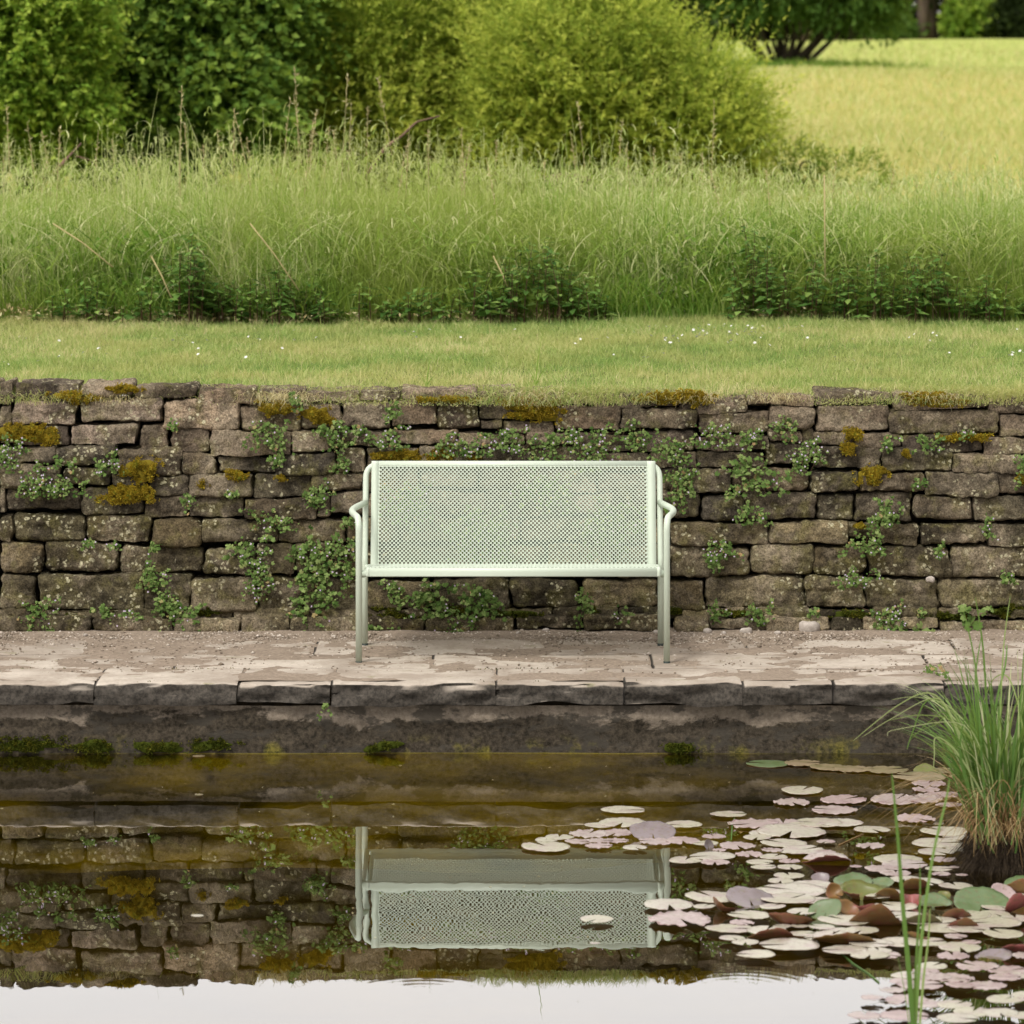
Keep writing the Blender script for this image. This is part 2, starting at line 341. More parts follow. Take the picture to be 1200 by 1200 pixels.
# ------------------------------------------------------------------ pond, bed, terrain
PZ = .247; LIP = 15.42; PW = 15.47
def grid(name, xs, ys, zf, mat, kind='structure'):
    X, Y = np.meshgrid(xs, ys); V = np.stack([X.ravel(), Y.ravel(), zf(X.ravel(), Y.ravel())], -1)
    nx, ny = len(xs), len(ys); i = np.arange(ny-1)[:,None]*nx+np.arange(nx-1)[None,:]
    Fq = np.stack([i, i+1, i+1+nx, i+nx], -1).reshape(-1, 4)
    return tag(mkobj(name, mesh_np(name, V, Fq), mat, None, True), kind=kind)
grid('pond_water', np.linspace(-30, 30, 3), np.array([-25., 5, PW+.04]), lambda x, y: x*0, M['water'])
grid('pond_bed', np.linspace(-30, 30, 200), np.linspace(-25, PW+.1, 120), lambda x, y: -.42-.25*np.clip((14.6-y)/4, 0, 1)+.05*vnoise(np.stack([x*1.5, y*1.5, x*0], -1), 5), M['bed'])
def gz(y): return np.interp(y, [17, 21.5, 25, 38, 60, 100, 170, 260, 1500], [1.165, 1.18, 1.16, 1.18, 1.38, 1.71, 1.90, 2.3, 2.35])
yy = np.concatenate([[17.13], np.arange(17.3, 26, .25), np.geomspace(26, 1500, 90)])
xx = np.concatenate([-np.geomspace(900, 12, 22), np.linspace(-10, 10, 61), np.geomspace(12, 900, 22)])
def groundz(x, y):
    n = vnoise(np.stack([x*.8, y*.8, x*0], -1), 3)*.02+vnoise(np.stack([x*.05, y*.05, x*0], -1), 4)*np.clip((y-30)/200, 0, .3)
    return gz(y)+n*np.clip((y-17.4)*2, 0, 1)
grid('ground', xx, yy, groundz, M['ground'])
# pavement : bedding sheet of grit, riven slabs of stone laid on it
def pvz(y): return np.interp(y, [15.3, 16, 16.9], [.262, .247, .242])
def slabmesh(acc, x0, x1, y0, y1, th, s, lip=False, res=.02):
    nx = max(4, int((x1-x0)/res)); nf = 7 if lip else 2; ny = max(4, int((y1-y0)/res))
    us = np.linspace(0, 1, nx+1)
    prof = [(y0, -th*(1-i/nf)) for i in range(nf)]+[(y0+(y1-y0)*j/ny, 0.) for j in range(ny+1)]+[(y1, -th)]
    py = np.array([p[0] for p in prof]); pz = np.array([p[1] for p in prof])
    X, J = np.meshgrid(x0+(x1-x0)*us, np.arange(len(prof))); Y = py[J]; Z = pz[J]
    q = np.stack([X.ravel(), Y.ravel(), Z.ravel()], -1)
    top = (Z.ravel() > -1e-6)
    riv = fbm(q*np.array([4, 6, 1]), s, 3); riv = np.round(riv*2.2)/2.2*.6+riv*.4
    dz = np.where(top, riv*.0045+vnoise(q*30, s+4)*.0012, vnoise(q*20, s)*.004)
    dy = np.zeros(len(q))
    if lip:                                                     # broken, hammered front face with an uneven arris
        fr = (q[:,1] < y0+.004); rough = fbm(q*np.array([9, 1, 30]), s+9, 4)
        dy = np.where(fr, rough*.014+fbm(q*np.array([40,1,60]), s+3, 2)*.004+.012*(np.abs(q[:,2]+th*.45)/th), 0); edge = np.clip(1-(q[:,1]-y0)/.05, 0, 1)*top
        dz = dz-edge**2*(.006+.005*fbm(q*np.array([12, 1, 1]), s+2, 3)); 
        dz = np.where((Z.ravel() < -th+.001), dz+.010*vnoise(q*np.array([7, 1, 1]), s+7), dz)
    dx = np.zeros(len(q)); e = np.minimum(X.ravel()-x0, x1-X.ravel()); jag = vnoise(np.stack([q[:,1]*14, q[:,2]*20, q[:,0]*0+s], -1), s)*.003
    dx = np.where(e < 1e-6, jag, 0); dz = dz-np.where(top & (e < .012), .0025, 0)
    yb = np.minimum(q[:,1]-y0, y1-q[:,1]); dz = dz-np.where(top & (yb < .012) & (not lip), .002, 0)
    V = q+np.stack([dx, dy, dz], -1); V[:,2] += pvz(V[:,1])+.004
    n = nx+1; i = np.arange(len(prof)-1)[:,None]*n+np.arange(nx)[None,:]
    acc.add(V, np.stack([i, i+1, i+1+n, i+n], -1).reshape(-1, 4))
    m = len(prof)
    for ei in (0, nx):                                          # close the two ends
        idx = np.arange(m)*n+ei
        c = np.array([[V[idx,0].mean(), V[idx,1].mean(), V[idx,2].min()]])
        k0 = acc.n; acc.add(c, np.zeros((0,3), int)); acc.f.append(np.stack([idx[:-1], idx[1:], np.full(m-1, len(V))], -1)+(k0-len(V)))
grid('paving_bed', np.linspace(-9, 9, 400), np.linspace(PW+.03, 17.02, 60), lambda x, y: pvz(y)+.0032+.0042*fbm(np.stack([x*9, y*9, x*0], -1), 2)+.012*np.clip((y-16.55)/.25, 0, 1), M['dirt'])
XJ = lambda px, d: (px-600)/F*d
pw = empty('pond_edge_wall', (0, PW, 0)); tag(pw, 'stained rendered wall rising from the pond under flat stone copings', 'wall')
A = Acc(); xs = np.linspace(-9, 9, 900); zs = np.linspace(-.75, .176, 70)
X, Z = np.meshgrid(xs, zs); q = np.stack([X.ravel(), X.ravel()*0, Z.ravel()], -1)
b = fbm(q*np.array([2.2, 1, 5]), 21, 5)*.010+np.exp(-((q[:,2]-.125)/.018)**2)*-.008*(vnoise(q*np.array([.9,1,1]), 33)>-.2)
cr = np.where(fbm(q*np.array([2.5,1,4]), 41, 4)-(.09-q[:,2])*6 > .1, .0, -.007)
V = np.stack([q[:,0], b+cr*1., q[:,2]], -1); i = np.arange(69)[:,None]*900+np.arange(899)[None,:]
A.add(V, np.stack([i, i+1, i+901, i+900], -1).reshape(-1, 4)); A.build('rendered_face', M['render'], pw, True)
jn = [-420, -300, -175, -60, 110, 278, 387, 580, 731, 870, 976, 1106, 1240, 1390, 1540]
for k in range(len(jn)-1):
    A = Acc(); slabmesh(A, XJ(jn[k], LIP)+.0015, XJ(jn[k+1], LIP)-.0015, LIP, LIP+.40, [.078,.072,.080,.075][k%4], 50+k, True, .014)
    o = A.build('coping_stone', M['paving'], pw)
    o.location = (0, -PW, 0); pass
A = Acc(); rr = random.Random(3)
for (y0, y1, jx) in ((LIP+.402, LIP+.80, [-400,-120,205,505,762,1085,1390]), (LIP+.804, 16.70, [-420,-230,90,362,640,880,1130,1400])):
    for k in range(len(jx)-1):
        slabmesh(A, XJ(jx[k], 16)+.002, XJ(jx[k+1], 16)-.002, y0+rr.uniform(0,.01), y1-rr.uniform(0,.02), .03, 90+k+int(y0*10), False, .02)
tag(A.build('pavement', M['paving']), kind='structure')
# grit scattered along the foot of the dry stone wall
N = 14000; gx = RNG.uniform(-2.6, 2.6, N); gy = 16.80-np.abs(RNG.normal(0, .17, N))+.06; gy = np.where(RNG.uniform(size=N) < .22, RNG.uniform(15.7, 16.8, N), gy)
sz = RNG.uniform(.0015, .0065, N)*np.where(RNG.uniform(size=N) < .03, 1.9, 1)
oc = np.array([[1,0,0],[-1,0,0],[0,1,0],[0,-1,0],[0,0,.7],[0,0,-.7]]); ofc = np.array([[0,2,4],[2,1,4],[1,3,4],[3,0,4],[2,0,5],[1,2,5],[3,1,5],[0,3,5]])
V = (oc[None]*sz[:,None,None]*RNG.uniform(.6,1.3,(N,6,1))); V += np.stack([gx, gy, pvz(gy)+.004+sz*.3+.006*np.clip((gy-16.55)/.2,0,1)], -1)[:,None,:]
A = Acc(); A.add(V.reshape(-1,3), (ofc[None]+np.arange(N)[:,None,None]*6).reshape(-1,3), np.repeat(RNG.uniform(0,1,N)**1.5, 6))
tag(A.build('gravel', M['gravel']), 'loose grit and small stones lying along the foot of the dry stone wall', 'gravel', kind='stuff')
# ------------------------------------------------------------------ dry stone wall
def wd(z): return 16.84+(z-.25)*.225
def WP(px, py):
    d = 16.95
    for _ in range(4): z = H-(py-HY)*d/F; d = wd(z)
    return ((px-600)/F*d, d, H-(py-HY)*d/F)
ST = """0,14,449,473 17,92,450,471 97,156,449,465 158,230,453,467 231,300,456,474 303,358,457,472 360,421,459,471 423,470,458,468 472,558,457,467 560,603,458,469 605,662,460,473 665,725,462,474 727,798,463,478 800,874,466,483 876,953,464,476 957,1046,458,473 1048,1156,461,480 1160,1215,470,484
0,13,475,500 16,89,472,497 94,190,467,495 192,280,470,503 282,352,475,506 354,400,473,502 401,458,471,502 460,512,470,499 513,561,469,501 563,648,472,491 563,589,492,504 591,648,493,507 650,726,476,504 727,816,480,503 818,902,484,508 904,955,478,502 957,1041,475,504 1042,1170,482,507 1172,1215,487,511
0,50,503,521 52,80,499,520 82,160,498,522 163,197,497,528 199,245,499,530 247,342,506,534 343,387,508,528 389,455,507,523 457,535,504,519 537,615,509,521 617,675,507,521 677,745,508,530 747,813,506,528 815,878,513,527 880,901,512,526 903,940,505,518 942,952,504,524 954,1000,507,522 1003,1057,509,526 1058,1152,509,530 1153,1215,513,533
0,64,523,543 66,135,523,546 137,213,527,557 215,253,531,555 256,322,536,554 325,393,531,555 396,428,526,552 430,490,525,548 492,560,521,547 562,625,523,546 627,690,523,548 692,760,532,552 762,815,530,547 817,896,529,548 898,951,520,546 955,1033,525,550 1035,1116,528,552 1117,1197,533,553 1199,1225,535,553
0,72,546,570 74,130,549,569 132,170,548,569 172,221,558,580 223,296,557,581 297,365,556,583 366,425,555,573 427,490,550,576 492,560,549,573 562,640,548,575 642,700,550,577 702,760,554,576 762,804,549,574 806,856,550,576 858,948,549,576 950,1006,552,578 1008,1083,554,576 1085,1168,554,580 1169,1215,555,577
0,5,573,600 7,94,572,598 96,168,571,603 169,219,582,607 221,285,583,606 287,370,585,607 372,386,577,604 388,430,576,602 432,500,578,606 502,570,576,603 572,650,578,607 652,720,579,605 722,786,577,606 788,819,578,608 821,873,579,610 875,955,579,609 958,1001,580,610 1003,1069,578,612 1071,1139,582,609 1141,1215,581,611
0,13,606,636 15,100,603,633 101,175,606,637 177,235,610,640 237,325,609,635 327,405,609,635 407,470,606,636 472,550,608,634 552,610,606,636 612,700,609,635 702,783,608,637 785,900,612,639 903,992,613,636 994,1030,614,630 1033,1075,616,640 1079,1156,613,639 1159,1215,614,640
0,50,638,673 52,139,636,671 141,238,640,673 240,300,643,673 302,345,638,673 347,405,639,672 407,465,640,675 467,560,637,673 562,640,639,674 642,720,638,675 722,783,640,676 785,842,642,676 844,879,643,674 881,952,640,673 954,1016,640,673 1018,1115,643,677 1117,1215,642,675
0,40,676,713 44,168,674,716 170,223,676,713 225,300,677,718 302,355,676,718 357,428,678,718 430,505,680,712 507,597,679,715 599,677,680,713 685,770,679,714 772,825,681,715 827,942,677,714 945,1014,676,712 1016,1100,679,714 1102,1215,679,714"""
rows = [[tuple(float(v) for v in s.split(',')) for s in r.split()] for r in ST.split('\n')]
rr = random.Random(9)
for r in rows:                                                   # the wall runs on beyond both edges of the picture
    y0, y1 = sum(s[2] for s in r[:3])/3, sum(s[3] for s in r[:3])/3; x = -3
    while x > -420: wv = rr.uniform(45, 115); r.append((x-wv, x, y0+rr.uniform(-1,1), y1+rr.uniform(-1,1))); x -= wv+3
    y0, y1 = sum(s[2] for s in r if 1100 < s[1] < 1300)/max(1,len([1 for s in r if 1100 < s[1] < 1300])), sum(s[3] for s in r if 1100 < s[1] < 1300)/max(1,len([1 for s in r if 1100 < s[1] < 1300])); x = max(s[1] for s in r)+3
    while x < 1620: wv = rr.uniform(45, 115); r.append((x, x+wv, y0+rr.uniform(-1,1), y1+rr.uniform(-1,1))); x += wv+3
foot = [(-390,-300,722,741),(-296,-190,722,740),(-186,-90,723,741),(-86,-3,722,740),(0,108,722,739),(111,204,722,739),(206,281,724,739),(284,340,721,743),(342,428,722,744),(431,496,722,741),(499,601,724,739),(605,682,721,736),(686,771,720,737),(792,829,721,738),(831,896,725,737),(898,971,722,737),(975,1009,724,738),(1011,1098,722,735),(1101,1215,727,741),(1218,1320,724,740),(1323,1420,724,740),(1424,1540,724,740)]
wall = empty('dry_stone_wall', (0, 16.86, PZ)); tag(wall, 'low mossy dry stone wall of rough brown blocks behind the bench', 'wall')
A = Acc()
PAL = [(.135,.114,.088),(.105,.089,.070),(.165,.140,.108),(.080,.070,.058),(.20,.165,.125),(.12,.105,.078),(.145,.116,.085)]
def stone(acc, r, s, ri, proud=0., pale=False):
    x0, x1, y0, y1 = r; px = (x1-x0)*16.95/F
    a = WP(x0, y1); c = WP(x1, y0); sx, sz = (c[0]-a[0])/2+.0012, (c[2]-a[2])/2+.0012; cx, cz = (a[0]+c[0])/2, (a[2]+c[2])/2; sy = .11
    off = x0 > 1240 or x1 < -20; res = .018 if off else .0075
    n = [max(4, int(2*v/res)) for v in (sx, sy*.5, sz)]
    rnd = random.Random(s); R = min(sx, sz)*rnd.uniform(.25, .62); Vs = []; Fs = []; k0 = 0
    def face(u, v, fn):
        nonlocal k0
        U, W = np.meshgrid(np.linspace(-1,1,u+1), np.linspace(-1,1,v+1)); Vs.append(np.stack(fn(U.ravel(), W.ravel()), -1))
        i = np.arange(v)[:,None]*(u+1)+np.arange(u)[None,:]; Fs.append(np.stack([i, i+1, i+u+2, i+u+1], -1).reshape(-1,4)+k0); k0 += (u+1)*(v+1)
    face(n[0], n[2], lambda u, v: (u*sx, u*0-sy, v*sz)); face(n[0], n[1], lambda u, v: (u*sx, v*sy, u*0+sz)); face(n[0], n[1], lambda u, v: (-u*sx, v*sy, u*0-sz))
    face(n[1], n[2], lambda u, v: (u*0+sx, u*sy, v*sz)); face(n[1], n[2], lambda u, v: (u*0-sx, -u*sy, v*sz))
    q = np.concatenate(Vs); hh = np.array([sx, sy, sz]); inn = np.clip(q, -(hh-R), hh-R); dv = q-inn; L = np.linalg.norm(dv, axis=1, keepdims=True)+1e-9
    # superquadric corner so arrises stay fairly square
    dn = dv/((np.abs(dv)**3).sum(1, keepdims=True)**(1/3)+1e-9); q2 = inn+dn*R*np.minimum(L/R, 1) if False else inn+dn*R
    q2 = np.where(L < 1e-6, q, q2); nrm = dv/L
    sh = rnd.uniform(-.07,.07); sh2 = rnd.uniform(-.07,.07); q2[:,0] += q2[:,2]*sh*(1 if sx > .05 else .5); q2[:,2] += q2[:,0]*sh2*sz/sx*.7
    tp = rnd.uniform(-.08,.08); q2[:,2] *= 1+tp*q2[:,0]/sx
    o = np.array([cx, 0, cz])+s*.37
    d1 = fbm((q2+o)*np.array([7, 7, 11]), s % 97, 4)*.0095; d2 = fbm((q2+o)*42, 7, 3)*.0050
    led = fbm((q2+o)*np.array([3, 3, 34]), 19, 3); d3 = np.sign(led)*np.minimum(np.abs(led)*2.4,1)*.0030
    q2 = q2+nrm*(d1+d2+d3)[:,None]
    yv = wd(cz)-proud+rnd.uniform(-.018,.024)+sy
    V = q2+np.array([cx, yv, cz]); V[:,1] += (V[:,2]-cz)*.2
    c = np.array(rnd.choice(PAL)); c = c*rnd.choice((.72,.9,1.,1.1,1.35))*rnd.uniform(.92, 1.1)
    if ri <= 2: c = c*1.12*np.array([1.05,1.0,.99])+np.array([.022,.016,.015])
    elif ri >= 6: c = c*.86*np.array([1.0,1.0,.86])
    if pale: c = np.array([.30,.25,.18])
    if x0 in (16,94,82) and ri in (1,2): c = np.array([.33,.265,.22])
    acc.add(V, np.concatenate(Fs), 0., (c[0], c[1], c[2], 1))
sd = 100
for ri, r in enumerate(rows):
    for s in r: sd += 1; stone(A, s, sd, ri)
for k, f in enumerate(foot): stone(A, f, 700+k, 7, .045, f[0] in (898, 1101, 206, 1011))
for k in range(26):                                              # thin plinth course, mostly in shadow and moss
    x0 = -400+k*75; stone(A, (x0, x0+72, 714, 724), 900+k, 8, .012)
A.build('stonework', M['stone'], wall, True)
A = Acc(); A.add([(-9,0,-.02),(9,0,-.02),(9,.20,.90),(-9,.20,.90),(-9,.30,.90),(9,.30,.90),(9,.30,-.4),(-9,.30,-.4),(-9,0,-.4),(9,0,-.4)], [[0,1,2,3],[3,2,5,4],[8,9,1,0],[4,5,6,7]])
o = A.build('earth_packing', M['earth'], wall); o.location = (0, .125, 0)
for ch in wall.children:
    if ch.name.startswith('stonework'): ch.location = (0, -16.86, -PZ)
# ------------------------------------------------------------------ bench
BX = .003
bench = empty('garden_bench', (BX, 16.2, PZ+.008)); tag(bench, 'pale sage green metal bench with perforated seat and back on the stone paving', 'bench')
B0 = Vector((BX, 16.2, PZ+.008))
def part(acc, name, mat, smooth=True):
    o = acc.build(name, mat, bench, smooth); o.location = -B0; return o
def sheet(prof, x0, x1, v0, v1, xc, rowslen):
    """perforated sheet: prof maps arc length v to (y,z); holes fill [x0..x1]x[v0..v1] in staggered rows"""
    u = .00775; na = int((x1-x0)/u/2)*2; u = (x1-x0)/na; nb = int(round((v1-v0)/.00775/2))*2; uv = (v1-v0)/nb
    S = [np.array(p) for p in prof]; cum = [0.]
    for i in range(1, len(S)): cum.append(cum[-1]+np.linalg.norm(S[i]-S[i-1]))
    S = np.array(S); cum = np.array(cum)
    def mp(x, v):
        v = np.asarray(v, float); y = np.interp(v, cum, S[:,0]); z = np.interp(v, cum, S[:,1]); return np.stack([np.asarray(x, float)+0*v, y, z], -1)
    A = Acc(); al, bl = np.meshgrid(np.arange(1, na), np.arange(1, nb)); ok = (al+bl) % 2 == 0; al, bl = al[ok], bl[ok]; n = len(al)
    cx = x0+al*u; cv = v0+bl*uv; r = .00440
    oc = np.array([(1,0),(.5,.5),(0,1),(-.5,.5),(-1,0),(-.5,-.5),(0,-1),(.5,-.5)]); an = np.arange(8)*math.pi/4; ic = np.stack([np.cos(an), np.sin(an)], -1)
    ox = cx[:,None]+oc[None,:,0]*u; ov = cv[:,None]+oc[None,:,1]*uv; ix = cx[:,None]+ic[None,:,0]*r; iv = cv[:,None]+ic[None,:,1]*r
    X = np.concatenate([ox, ix], 1).ravel(); Vv = np.concatenate([ov, iv], 1).ravel()
    k = np.arange(n)[:,None,None]*16; j = np.arange(8); q = np.stack([j, (j+1)%8, (j+1)%8+8, j+8], -1)[None]+k
    A.add(mp(X, Vv), q.reshape(-1,4))
    tri = []; TX = []; TV = []                                   # solid half diamonds along the four edges, and the missing border cells
    def cell(a, b, clipped):
        pts = [(a+1,b),(a,b+1),(a-1,b),(a,b-1)]; pts = [(min(max(p[0],0),na), min(max(p[1],0),nb)) for p in pts]
        k = len(TX); TX.extend([x0+p[0]*u for p in pts]); TV.extend([v0+p[1]*uv for p in pts]); tri.append([k,k+1,k+2,k+3])
    for a in range(0, na+1):
        for b in (0, nb):
            if (a+b) % 2 == 0 : cell(a, b, True)
    for b in range(1, nb):
        for a in (0, na):
            if (a+b) % 2 == 0: cell(a, b, True)
    A.add(mp(TX, TV), np.array(tri))
    Lx, Rx = xc[0], xc[1]; tot = cum[-1]
    def strip(xa, xb, va, vb):
        vs = np.unique(np.concatenate([np.linspace(va, vb, max(2, int((vb-va)/.004)+1))])); xs = np.array([xa, xb]); XX, VV = np.meshgrid(xs, vs)
        i = np.arange(len(vs)-1)*2; A.add(mp(XX.ravel(), VV.ravel()), np.stack([i, i+1, i+3, i+2], -1))
    strip(Lx, x0, 0, tot); strip(x1, Rx, 0, tot); strip(x0, x1, 0, v0); strip(x0, x1, v1, tot)
    return A
def arc(c, r, a0, a1, n=9): return [(c[0]+r*math.cos(a), c[1]+r*math.sin(a)) for a in np.radians(np.linspace(a0, a1, n))]
# back : straight reclined sheet rolled over the top tube
yb, zb, yt, zt = 16.452, .558, 16.575, .944
u0 = np.array([yt-yb, zt-zb]); ul = np.linalg.norm(u0); u0 /= ul; ang = math.degrees(math.atan2(u0[1], u0[0]))
nn_ = np.array([u0[1], -u0[0]]); rt = .0145; c0 = np.array([yt, zt])+nn_*rt
prof = [(yb, zb)]+[tuple(np.array([yb, zb])+u0*ul*t) for t in (.25,.5,.75)]+arc(c0, rt, 90+ang, 90+ang-130)
cross = 2*math.pi*rt
hx0, hx1 = XJ(443.5, 16.53), XJ(758.5, 16.53); sx0, sx1 = XJ(435, 16.53), XJ(768.5, 16.53)
A = sheet(prof, hx0, hx1, .006, ul-.008, (sx0, sx1), None); bk = part(A, 'backrest', M['paint'], False)
# seat : rolled front lip over the front tube, then a plane falling gently to the back
zc, yc = .592, 16.008; rl = .0175
prof = [(yc-rl, zc-.014)]+arc((yc, zc+.004), rl, 180, 97, 9)+[(16.2, .598), (16.44, .5645), (16.452, .555)]
A = sheet(prof, XJ(434, 16.1), XJ(769, 16.1), .0335, .44, (XJ(429.3, 16), XJ(774, 16)), None); seat = part(A, 'seat', M['paint'], False)
for o in (bk, seat):
    mo = o.modifiers.new('thickness', 'SOLIDIFY'); mo.thickness = .0018; mo.offset = -1 if o is bk else -1
# small folded corner tabs at the lip ends
tr_ = .0122
A = Acc()                                                        # rear frame: one bent tube, legs and top rail
rx = .575; foot_y, top_y = 16.462, yt+nn_[0]*rt; topz = c0[1]
pts = fillet([(BX-rx, foot_y, PZ+.010), (BX-rx, 16.47, .58), (BX-rx, top_y, topz), (BX+rx, top_y, topz), (BX+rx, 16.47, .58), (BX+rx, foot_y, PZ+.010)], [0,.05,.055,.055,.05,0])
tube(A, pts, .0115, 16); part(A, 'rear_frame', M['paint'])
for s in (-1, 1):
    A = Acc(); fx = .582
    pts = fillet([(BX+s*rx, 16.535, .797), (BX+s*(rx+.052), 16.27, .797), (BX+s*fx, 16.0, .797), (BX+s*fx, 16.0, PZ+.010)], [0,.62,.055,0], 14)
    tube(A, pts, tr_, 16); part(A, 'armrest_leg', M['paint'])
A = Acc(); tube(A, [(BX-.582, 16.008, .588), (BX+.582, 16.008, .588)], .0118, 16); part(A, 'front_rail', M['paint'])
A = Acc(); tube(A, [(BX-.575, 16.46, .553), (BX+.575, 16.46, .553)], .0105, 14); part(A, 'rear_rail', M['paint'])
for s in (-1, 1):
    A = Acc(); tube(A, [(BX+s*.565, 16.012, .580), (BX+s*.566, 16.45, .548)], .009, 12); part(A, 'side_rail', M['paint'])
for (x, y) in ((-.582,16.0),(.582,16.0),(-.575,16.462),(.575,16.462)):
    A = Acc(); tube(A, [(BX+x, y, PZ-.006), (BX+x, y, PZ+.0105)], .0128, 14); part(A, 'foot_glide', M['rubber'])
# loose stones at the wall foot
PB = [(755,737,17,'flat grey stone at the wall foot by the bench\'s right rear leg'),(770,741,9,'small pale stone just right of the bench\'s right rear leg'),(811,733,20,'grey wedge stone leaning on the footing right of the bench'),(829,741,13,'white chip lying beside the grey wedge stone'),(848,742,7,'tiny white chip between the two larger white stones'),(874,741,15,'brightest white stone at the foot of the wall'),(911,742,8,'small whitish chip left of the round pinkish stone'),(948,739,26,'rounded pinkish stone, largest loose stone on the paving edge'),(640,739,9,'pale chip at the wall foot under the middle of the bench'),(607,742,7,'small pale chip under the bench, left of its middle'),(100,744,6,'tiny pale pebble on the grit near the left footing'),(1090,679,11,'pale chip lodged in a gap between two wall stones')]
for (x, y, wpx, lb) in PB:
    d = 4960*(H-PZ)/(y+3-HY) if y > 690 else wd(.45)-.02; p = P(x, y, d); r = wpx/F*d/2; rr = random.Random(x)
    U, W = np.meshgrid(np.linspace(0, 2*math.pi, 13)[:-1], np.linspace(0, math.pi, 8)); V = np.stack([np.cos(U)*np.sin(W), np.sin(U)*np.sin(W)*.7, np.cos(W)*.55], -1).reshape(-1,3)
    V = np.sign(V)*np.abs(V)**.8*r*(1+.22*vnoise(V*1.6, x))[:,None]
    i = np.arange(7)[:,None]*12+np.arange(12)[None,:]; j = np.arange(7)[:,None]*12+(np.arange(12)[None,:]+1)%12
    A = Acc(); A.add(V, np.stack([i, i+12, j+12, j], -1).reshape(-1,4)); o = A.build('loose_stone', M['pebble'])
    o.location = (p[0], d, PZ+.006+r*.35 if y > 690 else p[2]); o.rotation_euler.z = rr.uniform(0, 6); tag(o, lb, 'stone')
# ------------------------------------------------------------------ moss and plants on the wall
def wallpt(px, py, out=0.):
    X, Y, Z = WP(px, py); return np.array([X, Y-out, Z])
def moss(px, py, w_, h_, label, mat='moss', n=None, thick=.02, at=None, flat=False):
    """cushion of moss: an uneven mound carrying thousands of tiny shoots"""
    c = wallpt(px, py, .006) if at is None else np.array(at); W, Hh = w_/292/2, h_/292/2
    n = n or int(w_*h_*2.8)+250; rs = np.random.default_rng(int(px*7+py))
    a = rs.uniform(0, 2*math.pi, n); r = np.sqrt(rs.uniform(0, 1, n))
    ed = 1+.6*vnoise(np.stack([np.cos(a)*1.6+px, np.sin(a)*1.6, a*0], -1), 3)
    u, v = np.cos(a)*r*ed, np.sin(a)*r*ed
    cl = vnoise(np.stack([u*W*60+px, v*Hh*60, u*0], -1), 8)
    keep = cl-r*.9+rs.normal(0,.12,n) > -.72; u, v, r, cl = u[keep], v[keep], r[keep], cl[keep]; n = len(u)
    hgt = thick*(1-r**2)*(.6+.6*(cl+.4))
    B = np.stack([c[0]+u*W, c[1]-hgt+v*Hh*.22, c[2]+v*Hh], -1)
    d = rdir(n)*.8+np.array([0, -1., .35]); ln = rs.uniform(.005, .015, n)
    A = Acc(); V, Fq, T = leaves(B, d, rdir(n), ln, ln*.45, np.clip(.5+cl*.45+rs.normal(0,.16,n), 0, 1)); A.add(V, Fq, T)
    g = 16; U, R = np.meshgrid(np.linspace(0, 2*math.pi, 25)[:-1], np.linspace(0, 1, 7)); e2 = 1+.6*vnoise(np.stack([np.cos(U.ravel())*1.6+px, np.sin(U.ravel())*1.6, U.ravel()*0], -1), 3)
    uu, vv = np.cos(U.ravel())*R.ravel()*e2*.75, np.sin(U.ravel())*R.ravel()*e2*.75
    V = np.stack([c[0]+uu*W, c[1]-thick*.5*(1-R.ravel()**2)+vv*Hh*.22+.006*R.ravel()**4, c[2]+vv*Hh], -1)
    i = np.arange(6)[:,None]*24+np.arange(24)[None,:]; j = np.arange(6)[:,None]*24+(np.arange(24)[None,:]+1)%24
    A.add(V, np.stack([i, i+24, j+24, j], -1).reshape(-1,4), .25)
    o = A.build('moss_cushion', M[mat]); tag(o, label, 'moss', 'moss cushions on the stonework'); return o
for a in [(162,553,52,32,'big golden moss cushion, upper of the two left of the bench'),(150,577,66,26,'big golden moss cushion, lower and wider of the two left of the bench'),
    (28,508,86,26,'ochre and green moss spread over a stone near the wall\'s left end'),(324,480,52,24,'golden moss under the dry tuft left of the bench'),(374,485,46,26,'thin golden moss across two top stones above the bench\'s left arm'),
    (277,556,26,11,'small yellow moss dab beside the mottled stone'),(238,567,24,10,'faint orange moss dab on the stone under the mottled stone'),
    (462,534,62,17,'golden moss just above the bench\'s top left corner'),(513,532,46,20,'golden moss above the backrest, second from its left corner'),(556,536,22,9,'small moss patch above the backrest near its middle'),
    (522,468,66,8,'thin moss under the turf above the stones over the bench'),(622,482,80,30,'wide gold green moss hanging from the turf above the bench'),
    (790,467,124,16,'long golden moss strip along the wall top right of the bench'),(1000,509,22,15,'golden moss knob, upper of a pair on the right part of the wall'),(994,526,24,16,'golden moss knob, lower of a pair on the right part of the wall'),
    (1023,557,42,22,'ochre moss on the layered stone in the right part of the wall'),(1061,532,12,11,'tiny bright yellow moss dot on a long stone at right'),(1128,513,62,9,'thin yellow moss along the top of a long stone at far right'),
    (1090,466,86,18,'ochre moss under the overhanging turf near the wall\'s right end'),(1196,561,14,14,'yellow moss at the right edge of the picture'),
    (815,468,40,20,'greenish moss hanging below the turf right of the bench'),(88,466,60,14,'brown gold moss on the top course near the left end'),(145,455,60,10,'brown moss between top stones left of centre'),(330,560,18,8,'small moss dab right of the mottled stone'),(1008,616,22,7,'thin moss on a small stone right of the bench')]:
    moss(*a)
